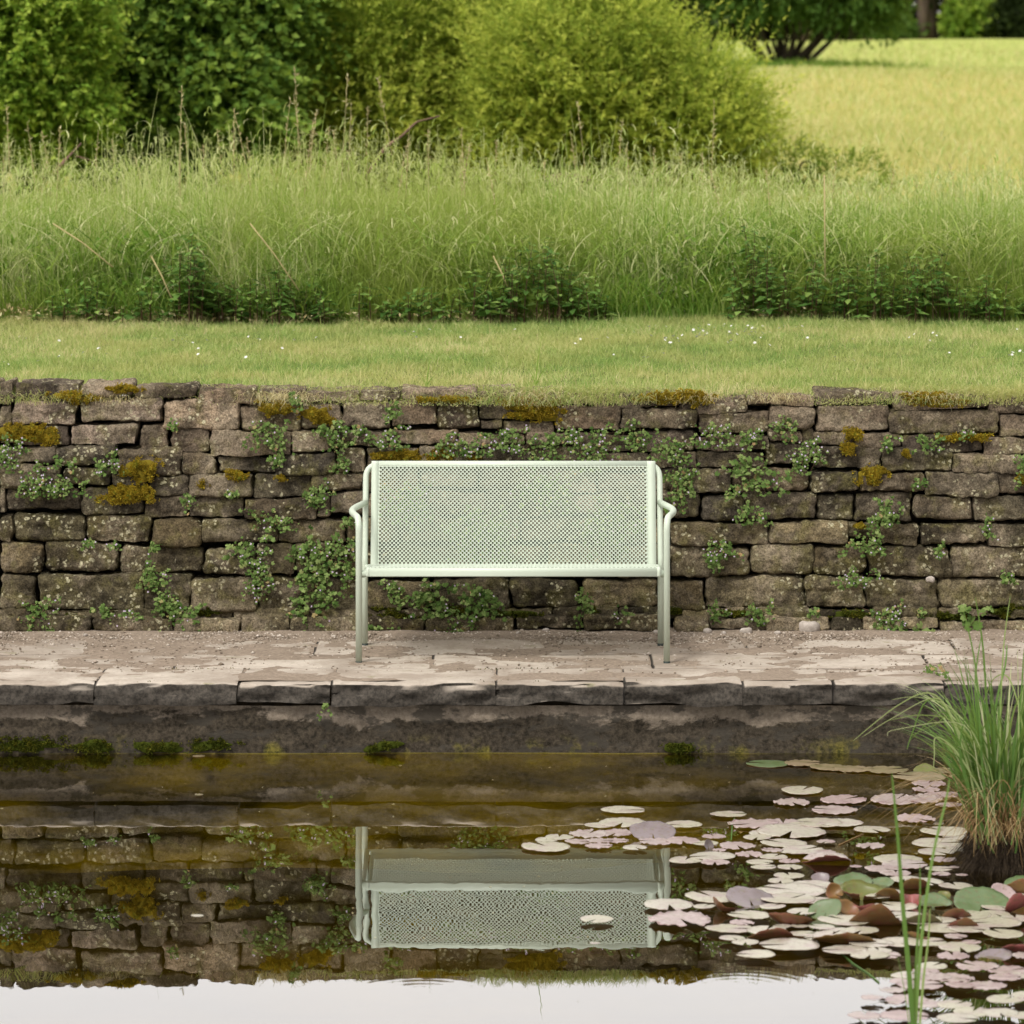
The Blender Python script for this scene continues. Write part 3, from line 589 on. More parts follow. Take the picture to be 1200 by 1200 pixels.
for a in [(58,729,100,17,'dark green moss cushion along the footing at the left end'),(130,731,60,12,'dark moss on the footing below the small plants at left'),(244,716,44,12,'dark moss ledge under the long stone left of the bench'),
    (465,722,64,18,'olive moss under the left half of the seat'),(530,716,50,12,'olive moss on the footing below the seat\'s middle'),(610,720,60,11,'olive moss on the footing below the seat, right of its middle'),
    (790,716,30,8,'moss on the ledge just right of the bench legs'),(860,719,50,9,'moss ledge between the two plants right of the bench'),(1000,720,50,9,'moss ledge left of the lilac flowering plant'),(1075,724,44,12,'dark moss on the footing behind the sedge'),(1120,722,50,12,'dark moss on the footing right of the rounded leaves'),(1180,716,50,20,'dark olive moss at the far right of the footing'),(700,716,40,9,'thin moss by the stem growing under the seat')]:
    moss(*a, mat='mossgreen')
for (px, py, w_, h_, lb) in [(35,872,96,22,'yellow green moss at the water line by the left edge'),(112,874,60,17,'yellow green moss at the water line, second from the left edge'),(185,876,60,14,'yellow green moss at the water line, third from the left edge'),(252,872,60,18,'yellow green moss at the water line left of the pale lump'),(450,875,50,12,'thin moss at the water line left of the bench'),(795,874,44,14,'small green moss patch at the water line right of the bench')]:
    moss(px, py, w_, h_, lb, 'mossgreen', n=int(w_*h_*1.1), thick=.003, at=(XJ(px, PW), PW-.012, H-(py-HY)*PW/F))
GOLD = [(math.cos(a), math.sin(a)) for a in np.linspace(0, 2*math.pi, 200)]
def lobeleaf(c, d, nrm, s, tint):
    """round five-lobed leaf"""
    d = d-nrm*(d*nrm).sum(1, keepdims=True); d /= np.linalg.norm(d, axis=1, keepdims=True)+1e-9; t = np.cross(nrm, d); n = len(c)
    an = np.linspace(-2.75, 2.75, 11); rr = np.array([.72,1,.74,1.02,.78,1.08,.78,1.02,.74,1,.72])
    px, py = np.cos(an)*rr*.5, np.sin(an)*rr*.5
    V = c[:,None,:]+s[:,None,None]*(d[:,None,:]*px[None,:,None]+t[:,None,:]*py[None,:,None]-nrm[:,None,:]*(.10*rr**2)[None,:,None])
    V = np.concatenate([c[:,None,:]+nrm[:,None,:]*s[:,None,None]*.02, V], 1).reshape(-1,3)
    k = np.arange(n)[:,None,None]*12; j = np.arange(1, 11); Fq = (np.stack([j*0, j, j+1], -1)[None]+k).reshape(-1,3)
    return V, Fq, np.repeat(tint, 12)
def toadflax(px, py, w_, h_, label, nl=None, fl=.10, big=1., hang=.5, pt=None, grp='ivy leaved toadflax growing in the wall joints'):
    rs = np.random.default_rng(int(px*13+py)); pt = pt or wallpt
    root = empty('toadflax_plant', tuple(pt(px, py))); tag(root, label, 'plant', grp)
    nl = nl or int(w_*h_/ (6.6*big**2))+8; ns = max(3, int(nl/9)); W, Hh = w_/2, h_/2
    L = []; S = Acc()
    for k in range(ns):                                          # trailing stems, leaves and flowers along them
        a, r = rs.uniform(0, 2*math.pi), math.sqrt(rs.uniform(0, 1))*.75; x, y = px+math.cos(a)*r*W, py+math.sin(a)*r*Hh
        ln = rs.uniform(.4, 1.3)*min(max(W, Hh), 30); da = rs.normal(math.pi/2*hang*1.6, 1.1) if rs.uniform() < .6 else rs.uniform(0, 2*math.pi)
        pts = []; o0 = rs.uniform(.004, .02)
        for j in range(6):
            t = j/5; qx = x+math.cos(da)*ln*t; qy = y+math.sin(da)*ln*t+ln*.2*t*t
            qx = px+np.clip(qx-px, -W*1.15, W*1.15); qy = min(py+np.clip(qy-py, -Hh*1.1, Hh*1.35), 742 if py > 500 and py < 745 else 9999); p = pt(qx, qy, o0+.028*math.sin(t*3)*rs.uniform(.5,1.2)+.006); pts.append(p)
        tube(S, pts, .0009, 4, cap=False); pts = np.array(pts)
        m = max(4, int(nl/ns*rs.uniform(.7,1.4))); t = rs.uniform(0, 5, m); i = np.minimum(t.astype(int), 4); f = (t-i)[:,None]
        L.append(pts[i]*(1-f)+pts[i+1]*f+rs.normal(0, .007, (m,3))+np.array([0,-.008,0]))
    C = np.concatenate(L); n = len(C); nrm = rs.normal(0, .42, (n,3))+np.array([0,-.85,.55]); nrm /= np.linalg.norm(nrm, axis=1, keepdims=True)
    d = rs.normal(0, 1, (n,3))+np.array([0,0,-.9]); s = rs.uniform(.007, .020, n)*big
    dep = np.clip(.5+rs.normal(0,.22,n), 0, 1)
    A = Acc(); V, Fq, T = lobeleaf(C, d, nrm, s, dep); A.add(V, Fq, T); A.build('leaves', M['toad'], root).location = -Vector(root.location)
    S.build('stems', M['stem'], root).location = -Vector(root.location)
    nf = int(n*fl)
    if nf > 0:
        idx = rs.choice(n, nf, replace=False); A = Acc(); c = C[idx]+np.array([0,-.010,.004])
        for q in range(5):
            aa = q*2*math.pi/5+rs.uniform(0,.5,nf); dd = np.stack([np.cos(aa), -.25+0*aa, np.sin(aa)], -1); V, Fq, T = leaves(c, dd, np.tile([0,-1.,.1],(nf,1)), rs.uniform(.0035,.0055,nf), .0036); A.add(V, Fq, T)
        A.build('flowers', M['flower'], root).location = -Vector(root.location)
for a in [(15,530,40,34,'wide leafed plant with flowers at the left edge of the wall'),(46,560,58,30,'flowering toadflax under the ochre mossy stone at left'),(80,566,40,18,'toadflax tuft left of the big golden moss'),
    (124,538,32,22,'flowering tuft above the big golden moss'),(78,541,26,14,'small tuft between stones above the left toadflax'),(105,635,16,14,'tiny sprig on a joint left of the bench, with one flower'),(129,638,22,11,'small flowering sprig right of the tiny sprig at left'),
    (176,640,20,12,'pale sprig above the hanging plant at left'),(181,672,34,34,'plant hanging down a joint left of the bench, upper half'),(192,700,26,26,'plant hanging down a joint left of the bench, lower end'),(47,717,46,38,'bushy plant at the wall foot by the left end'),
    (126,717,28,22,'low plant at the wall foot, second from the left end'),(160,716,30,12,'flat flowering plant at the wall foot, third from the left'),(208,714,54,36,'large leafed plant at the wall foot left of the bench'),
    (315,507,50,28,'lush toadflax cluster high on the wall left of the bench'),(345,470,18,22,'sprig dangling from the turf left of the bench'),(392,508,22,38,'trailing toadflax above the bench\'s left arm'),(398,540,16,28,'lower trailing toadflax above the bench\'s left arm'),(375,503,30,10,'thin trail of leaves across a top stone left of the bench'),
    (268,577,16,12,'small flowering tuft on a pale stone left of the bench'),(222,585,18,20,'small tuft in a joint left of the pale stone'),(327,534,20,16,'single sprig on a dark joint left of centre'),(204,497,14,12,'small tuft right of the three top stones at left'),
    (371,578,34,28,'dark leaved toadflax left of the armrest'),(318,607,62,18,'row of toadflax along a course left of the bench'),(296,642,56,24,'flowering spread where vines drop, left of the big curtain'),(302,672,26,46,'vine dropping from the flowering spread left of the bench'),
    (372,655,84,66,'great curtain of toadflax left of the bench legs, its top'),(368,702,48,48,'great curtain of toadflax left of the bench legs, its bottom'),(405,655,22,60,'toadflax right behind the bench\'s left front leg'),(410,610,22,22,'toadflax behind the bend of the left armrest'),
    (423,508,42,16,'leaves along the joint over the bench\'s top left corner'),(460,510,50,18,'flowering trail above the moss over the backrest'),(545,519,96,18,'long flowering trail above the middle of the backrest'),(600,512,60,22,'flowering trail above the backrest right of its middle'),(640,522,60,22,'leafy trail above the right half of the backrest'),(462,480,14,30,'upright sprig between two top stones over the bench'),
    (692,524,62,34,'dense flowering mass above the right part of the backrest'),(738,508,52,26,'round leaved mass above the bench\'s top right corner'),(785,520,44,28,'toadflax above the bench\'s right shoulder'),(796,560,34,56,'dark hanging toadflax right of the backrest'),(670,508,30,18,'small flowering patch over the right half of the bench'),
    (480,585,60,50,'toadflax seen through the left part of the perforated backrest'),(560,620,90,50,'toadflax seen through the lower middle of the perforated backrest'),(640,570,70,40,'toadflax seen through the upper middle of the perforated backrest'),(715,610,70,60,'toadflax seen through the right part of the perforated backrest'),(458,690,30,18,'leaves under the left end of the seat'),(505,695,70,40,'dark leafy mass under the left half of the seat'),(560,695,60,44,'dark leafy mass under the middle of the seat'),(528,724,50,22,'leaves at the wall foot beneath the seat\'s leafy mass'),
    (684,700,14,52,'slender stemmed plant under the right half of the seat'),(729,717,26,18,'small plant at the wall foot near the right legs'),(450,735,40,14,'low leaves on the ground inside the left legs'),
    (835,507,62,20,'flowering toadflax right of the bench, high on the wall'),(883,512,28,26,'bright lilac flowering toadflax near the wall top'),(920,500,30,22,'reddish sprawling plant under the turf right of centre'),(876,540,56,20,'broad leaved spread on the second course right of the bench'),(892,562,60,22,'lower trailing part of the broad leaved spread at right'),
    (944,530,42,36,'brown tinged plant right of the flowering pair'),(880,599,36,20,'toadflax growing from a joint right of the bench'),(858,576,22,12,'small leaves above the joint plant right of the bench'),(845,641,40,14,'flowering toadflax in the lower wall right of the bench'),(832,654,26,22,'trailing end of the flowering toadflax in the lower wall at right'),
    (840,714,28,18,'low plant at the wall foot just right of the bench'),(888,715,40,20,'plant at the wall foot, second right of the bench'),(952,713,12,8,'tiny plant at the wall foot, third right of the bench'),(1040,590,26,30,'pinkish leaved vine, upper part, on the right part of the wall'),(1028,612,24,34,'green vine dropping below the pinkish leaves on the right'),
    (1008,635,52,18,'pale leaved spread below the green vine on the right'),(1004,675,46,16,'flowering tuft low on the wall at right'),(1085,516,34,20,'rosette of round leaves on a long stone near the right end'),(1042,514,20,20,'small brownish rosette on a short stone near the right end'),(1130,508,14,10,'lilac flowers on top of a stone near the right end'),
    (1155,618,16,22,'sprig with white flowers near the right end'),(1098,643,22,10,'small sprig with flowers between lower stones at right'),(1075,560,18,12,'bright green tuft on the layered stone at right'),(1195,545,14,40,'trailing plant at the right edge of the wall'),(1036,717,46,30,'lilac flowering plant at the wall foot behind the sedge'),(1180,675,30,8,'flat leaves in a low joint at far right'),(1077,714,12,10,'yellowish tuft at the wall foot left of the sedge')]:
    toadflax(*a, fl=.11 if any(s in a[4] for s in ('flower', 'lilac')) else .03, big=1.35 if 'large' in a[4] or 'curtain' in a[4] or 'dark leafy' in a[4] or 'broad' in a[4] else 1.)
for a in [(1128,713,30,18,'pair of broad lobed leaves at the wall foot behind the sedge'),(1160,722,44,26,'largest broad lobed leaves at the wall foot behind the sedge'),(1056,737,16,10,'single broad leaf on the paving left of the sedge'),(1078,735,16,10,'second broad leaf on the paving left of the sedge')]:
    toadflax(*a, nl=9 if a[2] > 20 else 4, fl=0, big=2.6, grp='broad lobed leaves at the wall foot')
toadflax(380, 826, 20, 16, 'lone leafy sprig growing from the pond wall under the coping', fl=.0, nl=16, pt=lambda x, y, o=0: np.array([XJ(x, PW), PW-.01-o, H-(y-HY)*PW/F]), grp=None)
toadflax(1100, 788, 34, 10, 'creeping plant on the coping stones left of the sedge', fl=.0, nl=44, pt=lambda x, y, o=0: np.array([XJ(x, LIP+.1), 4960*(H-.27)/(y-HY)-.0, .262+o*.5]), grp=None)
A = Acc(); rs = np.random.default_rng(5); n = 1500                  # sparse weeds in the joints of the paving
x = rs.uniform(-2.2, 2.2, n); y = np.where(rs.uniform(size=n) < .45, LIP+.40+rs.normal(0,.006,n), np.where(rs.uniform(size=n) < .5, rs.normal(16.66, .07, n), LIP+.03+np.abs(rs.normal(0,.03,n))))
k = fbm(np.stack([x*4, y*4, x*0], -1), 4) > .15; x, y = x[k], y[k]; n = len(x)
V, Fq, T = leaves(np.stack([x, y, pvz(y)+.003], -1), rdir(n)*.9+np.array([0,-.2,.5]), rdir(n), rs.uniform(.004,.012,n), .004); A.add(V, Fq, T)
tag(A.build('paving_moss', M['mossgreen']), 'specks of moss and seedlings in the joints of the paving', 'moss', kind='stuff')
# ------------------------------------------------------------------ lawn
def scatter(n, y0, y1, pad=.25):
    y = np.sqrt(RNG.uniform(y0**2, y1**2, n)); x = RNG.uniform(-1, 1, n)*(.121*y+pad); return x, y
N = 195000; x, y = scatter(N, 17.12, 21.6, .9); cl = fbm(np.stack([x*1.3, y*1.3, x*0], -1), 61); fine = fbm(np.stack([x*9, y*9, x*0], -1), 62)
T0 = np.clip(.42+cl*.32+fine*.26+RNG.normal(0,.27,N)+.30*np.clip(1-(y-17.1)/.35,0,1), 0, 1)
hh = (.020+.026*RNG.uniform(0,1,N))*(1+.5*np.clip(fine,-.5,1))*(1+.6*(RNG.uniform(size=N) < .05))
V, Fq, T = blades(np.stack([x, y, groundz(x, y)-.004], -1), hh, RNG.uniform(0, 2*math.pi, N), RNG.uniform(.1,1.1,N), RNG.uniform(.0022,.0042,N), 2, tint=T0)
tag(mkobj('lawn_grass', mesh_np('lawn_grass', V, Fq, T), M['lawn']), 'short mown lawn between the wall and the tall grass', 'grass', kind='stuff')
# ragged fringe hanging over the top of the wall
A = Acc(); N = 17000; x = RNG.uniform(-2.5, 2.5, N); e = fbm(np.stack([x*2.2, x*0, x*0], -1), 71); y = 17.02+.17*RNG.uniform(0,1,N)**.8-.03*e
mask = RNG.uniform(size=N) < np.clip(.45+e*.6, .12, 1); x, y, e = x[mask], y[mask], e[mask]; N = len(x)
z = np.interp(y, [16.98, 17.08, 17.2], [1.125, 1.160, 1.172])
V, Fq, T = blades(np.stack([x, y, z], -1), .02+.035*RNG.uniform(0,1,N)*(1+np.clip(e,0,1)), RNG.normal(-math.pi/2, .9, N), RNG.uniform(.3,1.6,N), RNG.uniform(.002,.004,N), 3, tint=np.clip(RNG.normal(.72,.25,N),0,1), droop=.5); A.add(V, Fq, T)
n = 26000; x = RNG.uniform(-2.5, 2.5, n); e = fbm(np.stack([x*3, x*0, x*0], -1), 72); m = e+RNG.normal(0,.2,n) > -.12; x = x[m]; n = len(x); y = 17.00+.15*RNG.uniform(0,1,n); z = np.interp(y, [16.98, 17.06, 17.15], [1.128, 1.158, 1.170])+RNG.uniform(-.006,.004,n)
V, Fq, T = leaves(np.stack([x, y, z], -1), rdir(n)+np.array([0,-.5,.4]), rdir(n), RNG.uniform(.004,.011,n), .0035, np.clip(RNG.normal(.75,.2,n),0,1)); A.add(V, Fq, T)
tag(A.build('turf_fringe', M['lawn']), 'straw coloured grass and moss fringe hanging over the top of the wall', 'grass', kind='stuff')
A = Acc()
for (cx, wpx, n, ln) in ((335,60,380,.075),(620,50,220,.09),(915,60,240,.05),(1100,40,160,.075),(820,40,160,.06),(130,40,120,.05)):
    p = wallpt(cx, 464); x = RNG.normal(p[0], wpx/292/3, n); b = np.stack([x, np.full(n, 17.03)+RNG.uniform(0,.08,n), RNG.uniform(1.135,1.165,n)], -1)
    V, Fq, T = blades(b, ln*RNG.uniform(.4,1.1,n), RNG.normal(-math.pi/2,.8,n), RNG.uniform(.5,1.8,n), .0026, 4, droop=.75, tint=RNG.uniform(.2,1,n)); A.add(V, Fq, T)
tag(A.build('dry_tuft', M['dry']), 'dry grass tufts drooping over the top stones of the wall', 'grass', kind='stuff')
# daisies
dz = []; rr = random.Random(21)
for _ in range(150):
    if rr.random() < .45 or not dz: px, py = rr.uniform(0, 1200), rr.choice([rr.uniform(381, 394), rr.uniform(385, 425)])
    else: q = rr.choice(dz); px, py = q[0]+rr.gauss(0, 22), min(432, max(381, q[1]+rr.gauss(0, 4)))
    dz.append((px, py))
dz = [(x, y+5) for x, y in dz if y < 415 or x < 90]+[(5,418),(10,424),(226,398),(232,412),(712,398)]
AD = Acc(); nb = 11
for q in range(nb):
    a = q*2*math.pi/nb; V, Fq, T = leaves(np.zeros((1,3)), np.array([[math.cos(a), math.sin(a), .15]]), np.array([[0,0,1.]]), np.array([.0105]), np.array([.005])); AD.add(V, Fq, T)
dm = mesh_np('daisy', np.concatenate(AD.v), [np.concatenate(AD.f)], np.concatenate(AD.t)); dm.materials.append(M['daisy'])
for (px, py) in dz:
    zt = 1.178+.035; d = 4960*(H-zt)/(py-HY); o = bpy.data.objects.new('daisy', dm); COL.objects.link(o)
    o.location = ((px-600)/F*d, d, float(groundz(np.array([XJ(px,d)]), np.array([d]))[0])+rr.uniform(.034,.046)); o.rotation_euler = (rr.uniform(.3,.9), rr.uniform(-.4,.4), rr.uniform(0,6)); s = rr.uniform(.45,.9); o.scale = (s,s,s)
    tag(o, 'tiny white daisy dotted in the mown lawn behind the wall', 'flower', 'daisies dotted in the lawn')
# ------------------------------------------------------------------ tall meadow grass
def tallz(px): return (1+.05*vnoise(np.stack([np.asarray(px, float)/55., np.asarray(px)*0., np.asarray(px)*0.], -1), 44))*np.interp(px, [-100,0,150,350,600,780,900,1050,1300], [.74,.76,.79,.80,.77,.76,.72,.70,.72])
parts = []
for (n, y0, y1, sc, sg, hw) in ((57000,21.25,22.5,.98,5,1.),(32000,22.5,25.5,.70,4,1.2),(30000,25.5,33,.38,3,2.)):
    x, y = scatter(n, y0, y1, 1.05); y = y+.13*fbm(np.stack([x*1.1,x*0,x*0],-1), 80)*(y < 22.6); px = x/y*F+600
    cl = fbm(np.stack([x*1.6, y*1.6, x*0], -1), 81); sm = fbm(np.stack([x*7, y*3, x*0], -1), 82)
    h = tallz(px)*sc*(.30+.66*RNG.uniform(0,1,n)**1.25)*(1+.17*cl+.14*sm)*np.where(RNG.uniform(size=n) < .06, RNG.uniform(1.1,1.45,n), 1)*np.clip(.50+(y-21.15)*1.5, 0, 1)
    t = np.clip(.50+.22*cl+.24*sm+RNG.normal(0,.27,n)-.25*np.exp(-((px-620)/70)**2)-.18*np.exp(-((px-980)/130)**2), 0, 1)
    V, Fq, T = blades(np.stack([x, y, groundz(x,y)-.01], -1), h, RNG.uniform(0, 2*math.pi, n), np.abs(RNG.normal(.10,.42,n)), RNG.uniform(.003,.009,n)*hw, sg, tint=t, curl=2.6); parts.append((V, Fq, T))
A = Acc(); [A.add(*p) for p in parts]
n = 6500; x, y = scatter(n, 21.2, 22.4, .3); px = x/y*F+600    # leaning and fallen blades crossing the upright ones
V, Fq, T = blades(np.stack([x, y, groundz(x,y)+RNG.uniform(.0,.35,n)], -1), RNG.uniform(.22,.5,n)*tallz(px)/.76, RNG.uniform(0,6.28,n), RNG.uniform(.6,2.,n), RNG.uniform(.003,.009,n), 6, tint=np.clip(RNG.normal(.6,.3,n),0,1), curl=1.6, droop=.4); A.add(V, Fq, T)
n = 16000; x, y = scatter(n, 21.2, 22.6, 1.); k = fbm(np.stack([x*2.2, y, x*0], -1), 91) > -.05; x, y = x[k], y[k]; n = len(x); z = groundz(x,y)+RNG.uniform(.02,.42,n)   # broad leaves of sorrel and dock among the grass
V, Fq, T = leaves(np.stack([x, y, z], -1), rdir(n)+np.array([0,-.3,.5]), rdir(n)*.5+np.array([0,-.4,.8]), RNG.uniform(.03,.075,n), RNG.uniform(.012,.028,n), np.clip(RNG.normal(.35,.22,n),0,1)); A.add(V, Fq, T)
n = 11000; x, y = scatter(n, 21.1, 21.9, 1.)                        # lower leafy layer at its foot
V, Fq, T = blades(np.stack([x, y, groundz(x,y)], -1), RNG.uniform(.1,.34,n), RNG.normal(-math.pi/2,1.1,n), RNG.uniform(.2,1.2,n), RNG.uniform(.004,.009,n), 5, tint=RNG.uniform(0,.7,n)); A.add(V, Fq, T)
n = 900; x, y = scatter(n, 21.4, 24.5, .6); px = x/y*F+600             # thin flowering culms with open panicles, taller than the leaves
hh = tallz(px)*RNG.uniform(.85,1.22,n)*np.where(px > 820, .93, 1); aa = RNG.uniform(0,6.28,n); ln_ = RNG.uniform(.0,.22,n); b = np.stack([x, y, groundz(x,y)], -1)
V, Fq, T = blades(b, hh, aa, ln_, .0034, 6, tint=RNG.uniform(.75,1,n), tip=.5); A.add(V, Fq, T)
m = 9; t = RNG.uniform(.86, 1.0, (n,m)); px_ = b[:,None,0]+np.cos(aa)[:,None]*(ln_*hh)[:,None]*t**1.8; py_ = b[:,None,1]+np.sin(aa)[:,None]*(ln_*hh)[:,None]*t**1.8; pz_ = b[:,None,2]+hh[:,None]*t*(1-.35*ln_[:,None]*t**2)
V, Fq, T = leaves(np.stack([px_, py_, pz_], -1).reshape(-1,3), RNG.normal(0,.6,(n*m,3))+np.array([0,0,.7]), rdir(n*m), RNG.uniform(.012,.03,n*m), .004, RNG.uniform(.8,1,n*m)); A.add(V, Fq, T)
# seed heads: nodding plumes near the top
n = 18500; x, y = scatter(n, 21.2, 23.6, 1.); px = x/y*F+600; zt = groundz(x,y)+tallz(px)*(.34+.60*RNG.uniform(0,1,n)**.9)*np.where(RNG.uniform(size=n) < .10, RNG.uniform(1.,1.4,n), 1)*np.clip(.72+(y-21.3)*.5,0,1)
V, Fq, T = blades(np.stack([x, y, zt], -1), RNG.uniform(.04,.11,n), RNG.normal(0,1.2,n)+math.pi*(RNG.uniform(size=n) < .5), RNG.uniform(.4,1.6,n), RNG.uniform(.004,.010,n), 4, tint=np.clip(RNG.normal(.82,.15,n),0,1), droop=.7); A.add(V, Fq, T)
tag(A.build('tall_grass', M['tall']), 'waist high strip of unmown meadow grass behind the lawn', 'grass', kind='stuff')
# far meadow tussocks
n = 42000; y = np.geomspace(30, 150, n)*RNG.uniform(.97,1.03,n); x = RNG.uniform(-.02,.145,n)*y; sc = y/33
V, Fq, T = blades(np.stack([x, y, groundz(x,y)], -1), RNG.uniform(.05,.14,n)*np.clip(sc,.8,1.6), RNG.uniform(0,6.28,n), RNG.uniform(.2,1,n), .011*sc, 2, tint=np.clip(RNG.normal(.78,.16,n),0,1))
A = Acc(); A.add(V, Fq, T); tag(A.build('meadow_grass', M['lawn']), 'yellow green meadow grass reaching to the wood', 'grass', kind='stuff')
# individual dry flowering stems standing above the strip
rr = random.Random(4); SL = []
for (px, ty) in [(20,122),(52,140),(60,148),(103,150),(135,165),(215,100),(188,178),(228,145),(283,128),(268,150),(318,122),(328,115),(343,128),(347,150),(350,78),(352,138),(366,108),(390,88),(393,120),(378,150),(430,124),(452,160),(487,88),(470,145),(500,150),(523,165),(552,150),(575,165),(205,165),(250,168),(300,160),(745,165),(700,118),(690,155),(726,140),(755,172),(780,190),(800,180),(820,118),(835,180),(865,195),(660,180),(630,188),(600,182),(905,200),(960,205),(975,190),(1020,196),(1075,205),(1130,190),(1180,200),(540,178),(410,150),(40,178),(75,150),(12,185)]:
    SL.append((px, ty))
protos = []
for v in range(5):
    A = Acc(); ln = 1.; k = 9; bend = rr.uniform(-.08,.08); pts = [(bend*(i/k)**2, 0, ln*i/k) for i in range(k+1)]; tube(A, pts, [.0023-.0014*i/k for i in range(k+1)], 4, .5, cap=False)
    m = 34; t = RNG.uniform(.72 if v != 2 else .86, 1, m); b = np.stack([bend*t**2, t*0, t], -1); dd = RNG.normal(0,.5,(m,3))+np.array([0,0,1.]); V, Fq, T = leaves(b, dd, rdir(m), RNG.uniform(.012,.028,m), .0038, RNG.uniform(.2,1,m)); A.add(V, Fq, T)
    protos.append(mesh_np('dry_grass_stem', np.concatenate(A.v), [f for f in A.f if len(f)] , np.concatenate(A.t))); protos[-1].materials.append(M['dry'])
for i, (px, ty) in enumerate(SL):
    d = rr.uniform(21.7, 23.6); z0 = 1.17; zt = H-(ty-HY)*d/F; o = bpy.data.objects.new('dry_grass_stem', protos[i%5]); COL.objects.link(o)
    o.location = ((px-600)/F*d, d, z0); o.scale = (1.3, 1.3, zt-z0); o.rotation_euler = (rr.uniform(-.05,.05), rr.uniform(-.16,.16), rr.uniform(0,6)); tag(o, 'thin dry seed stem sticking up out of the tall grass', 'grass stem', 'dry seed stems above the tall grass')
for (a, b, lb) in (((62,262),(132,313),'long tan stalk leaning across the grass at far left'),((293,262),(350,340),'reddish tan stalk slanting left of the picture\'s middle'),((578,300),(600,350),'short orange stalk slanting left of the nettles'),((177,300),(202,352),'orange dead stalk among the grass left of the dark nettles'),((966,205),(967,330),'upright brown stalk in the right hand grass')):
    d = 21.15; A = Acc(); p, q = P(*a, d), P(*b, d-.12); mid = [(p[i]+q[i])/2+(0,.0,.012)[i] for i in range(3)]; tube(A, [p, mid, q], .004, 6, .35); tag(A.build('dead_stalk', M['dry']), lb, 'dead stalk')
for (px, h, lb) in ((628,.30,'lone green grass stem standing on the lawn above the bench'),(588,.12,'shorter green blade left of the lone stem on the lawn'),(500,.17,'thin blade on the lawn over the backrest\'s left half')):
    b = P(px, 450, 17.35); base = np.array([[b[0], 17.35, 1.165]]*3); V, Fq, T = blades(base, np.array([h*.85, h*.45, h*.35]), np.array([.1,.2,2.6]), np.array([.12,.5,.4]), np.array([.005,.006,.005]), 6, tint=np.array([.3,.2,.3]), face=np.zeros(3))
    A = Acc(); A.add(V, Fq, T); tag(A.build('grass_stem', M['tall']), lb, 'grass stem')
n = 2600; x, y = scatter(n, 21.0, 21.35, .3); k = fbm(np.stack([x*1.5, y, x*0], -1), 95) > -.1; x, y = x[k], y[k]; n = len(x)
V, Fq, T = leaves(np.stack([x, y, groundz(x,y)+RNG.uniform(.01,.07,n)], -1), rdir(n)+np.array([0,-.4,.4]), rdir(n), RNG.uniform(.012,.04,n), .012); A = Acc(); A.add(V, Fq, T)
tag(A.build('leaf_litter', M['dry']), 'dead brown leaves and stalks where the lawn meets the tall grass', 'dead leaves', kind='stuff')
# nettles and docks at the foot of the strip
def nettle(px, py, w_, h_, n, label, mat='nettle', big=1.):
    d = 21.12; c = P(px, 376, d); root = empty('nettle_clump', (c[0], d, 1.17)); tag(root, label, 'plant', 'leafy weeds at the foot of the tall grass'); L = Acc(); S = Acc(); rs = np.random.default_rng(int(px)); h_ = h_*1.2
    for k in range(int(n*1.1)):
        x = rs.normal(0, w_/250/2.4); y = rs.uniform(-.16, .18); h = h_/250*rs.uniform(.5, 1)*math.exp(-(x/(w_/250*.75))**2); lx, ly = rs.normal(0,.10,2)
        pts = [(x+lx*h*t*t, y-.05*t+ly*h*t*t, h*t) for t in np.linspace(0, 1, 6)]; tube(S, pts, [.003,.0028,.0025,.002,.0016,.001], 5, cap=False)
        nn = max(4, int(h/.045)); C = []; D = []; SZ = []
        for j in range(nn):
            t = .25+.75*(j+1)/nn; b = (x+lx*h*t*t, y-.05*t+ly*h*t*t, h*t); a0 = j*math.pi/2+rs.uniform(-.4,.4)
            for q in (0, math.pi): C.append(b); D.append((math.cos(a0+q), math.sin(a0+q), rs.uniform(-.35,.25))); SZ.append(rs.uniform(.05,.095)*(1.15-.6*t)*big)
        C, D, SZ = np.array(C), np.array(D), np.array(SZ); V, Fq, T = leaves(C, D, np.tile([0,0,1.],(len(C),1))+rs.normal(0,.25,(len(C),3)), SZ, SZ*.52, fold=.08); L.add(V, Fq, T)
    L.build('leaves', M[mat], root); S.build('stems', M['stem'], root)
for a in [(628,330,88,105,46,'darkest nettle clump, behind the bench\'s middle'),(560,350,60,60,22,'low leafy weeds left of the darkest nettles'),(215,310,70,100,30,'dark nettle clump in the left hand grass'),(245,350,70,60,26,'lower leafy weeds right of the left nettles'),(320,350,90,66,34,'nettle bank at the lawn edge left of the bench'),(365,345,50,60,16,'small nettles at the lawn edge over the bench\'s left arm'),(430,350,60,55,18,'leafy weeds at the lawn edge above the backrest\'s left end'),(500,350,60,45,18,'low leafy weeds above the backrest'),(890,310,50,115,20,'tall nettles at the left of the right hand dark bank'),(940,335,110,75,40,'broad leafy bank at the lawn edge on the right'),(1010,325,90,85,36,'dark bushy weeds in the middle of the right hand bank'),(1090,330,100,85,38,'dark weeds at the right of the right hand bank'),(1170,345,70,60,22,'low weeds at the far right lawn edge'),(100,350,80,50,24,'low weeds at the far left lawn edge'),(690,350,50,55,16,'small weeds right of the darkest nettles')]: nettle(*a)
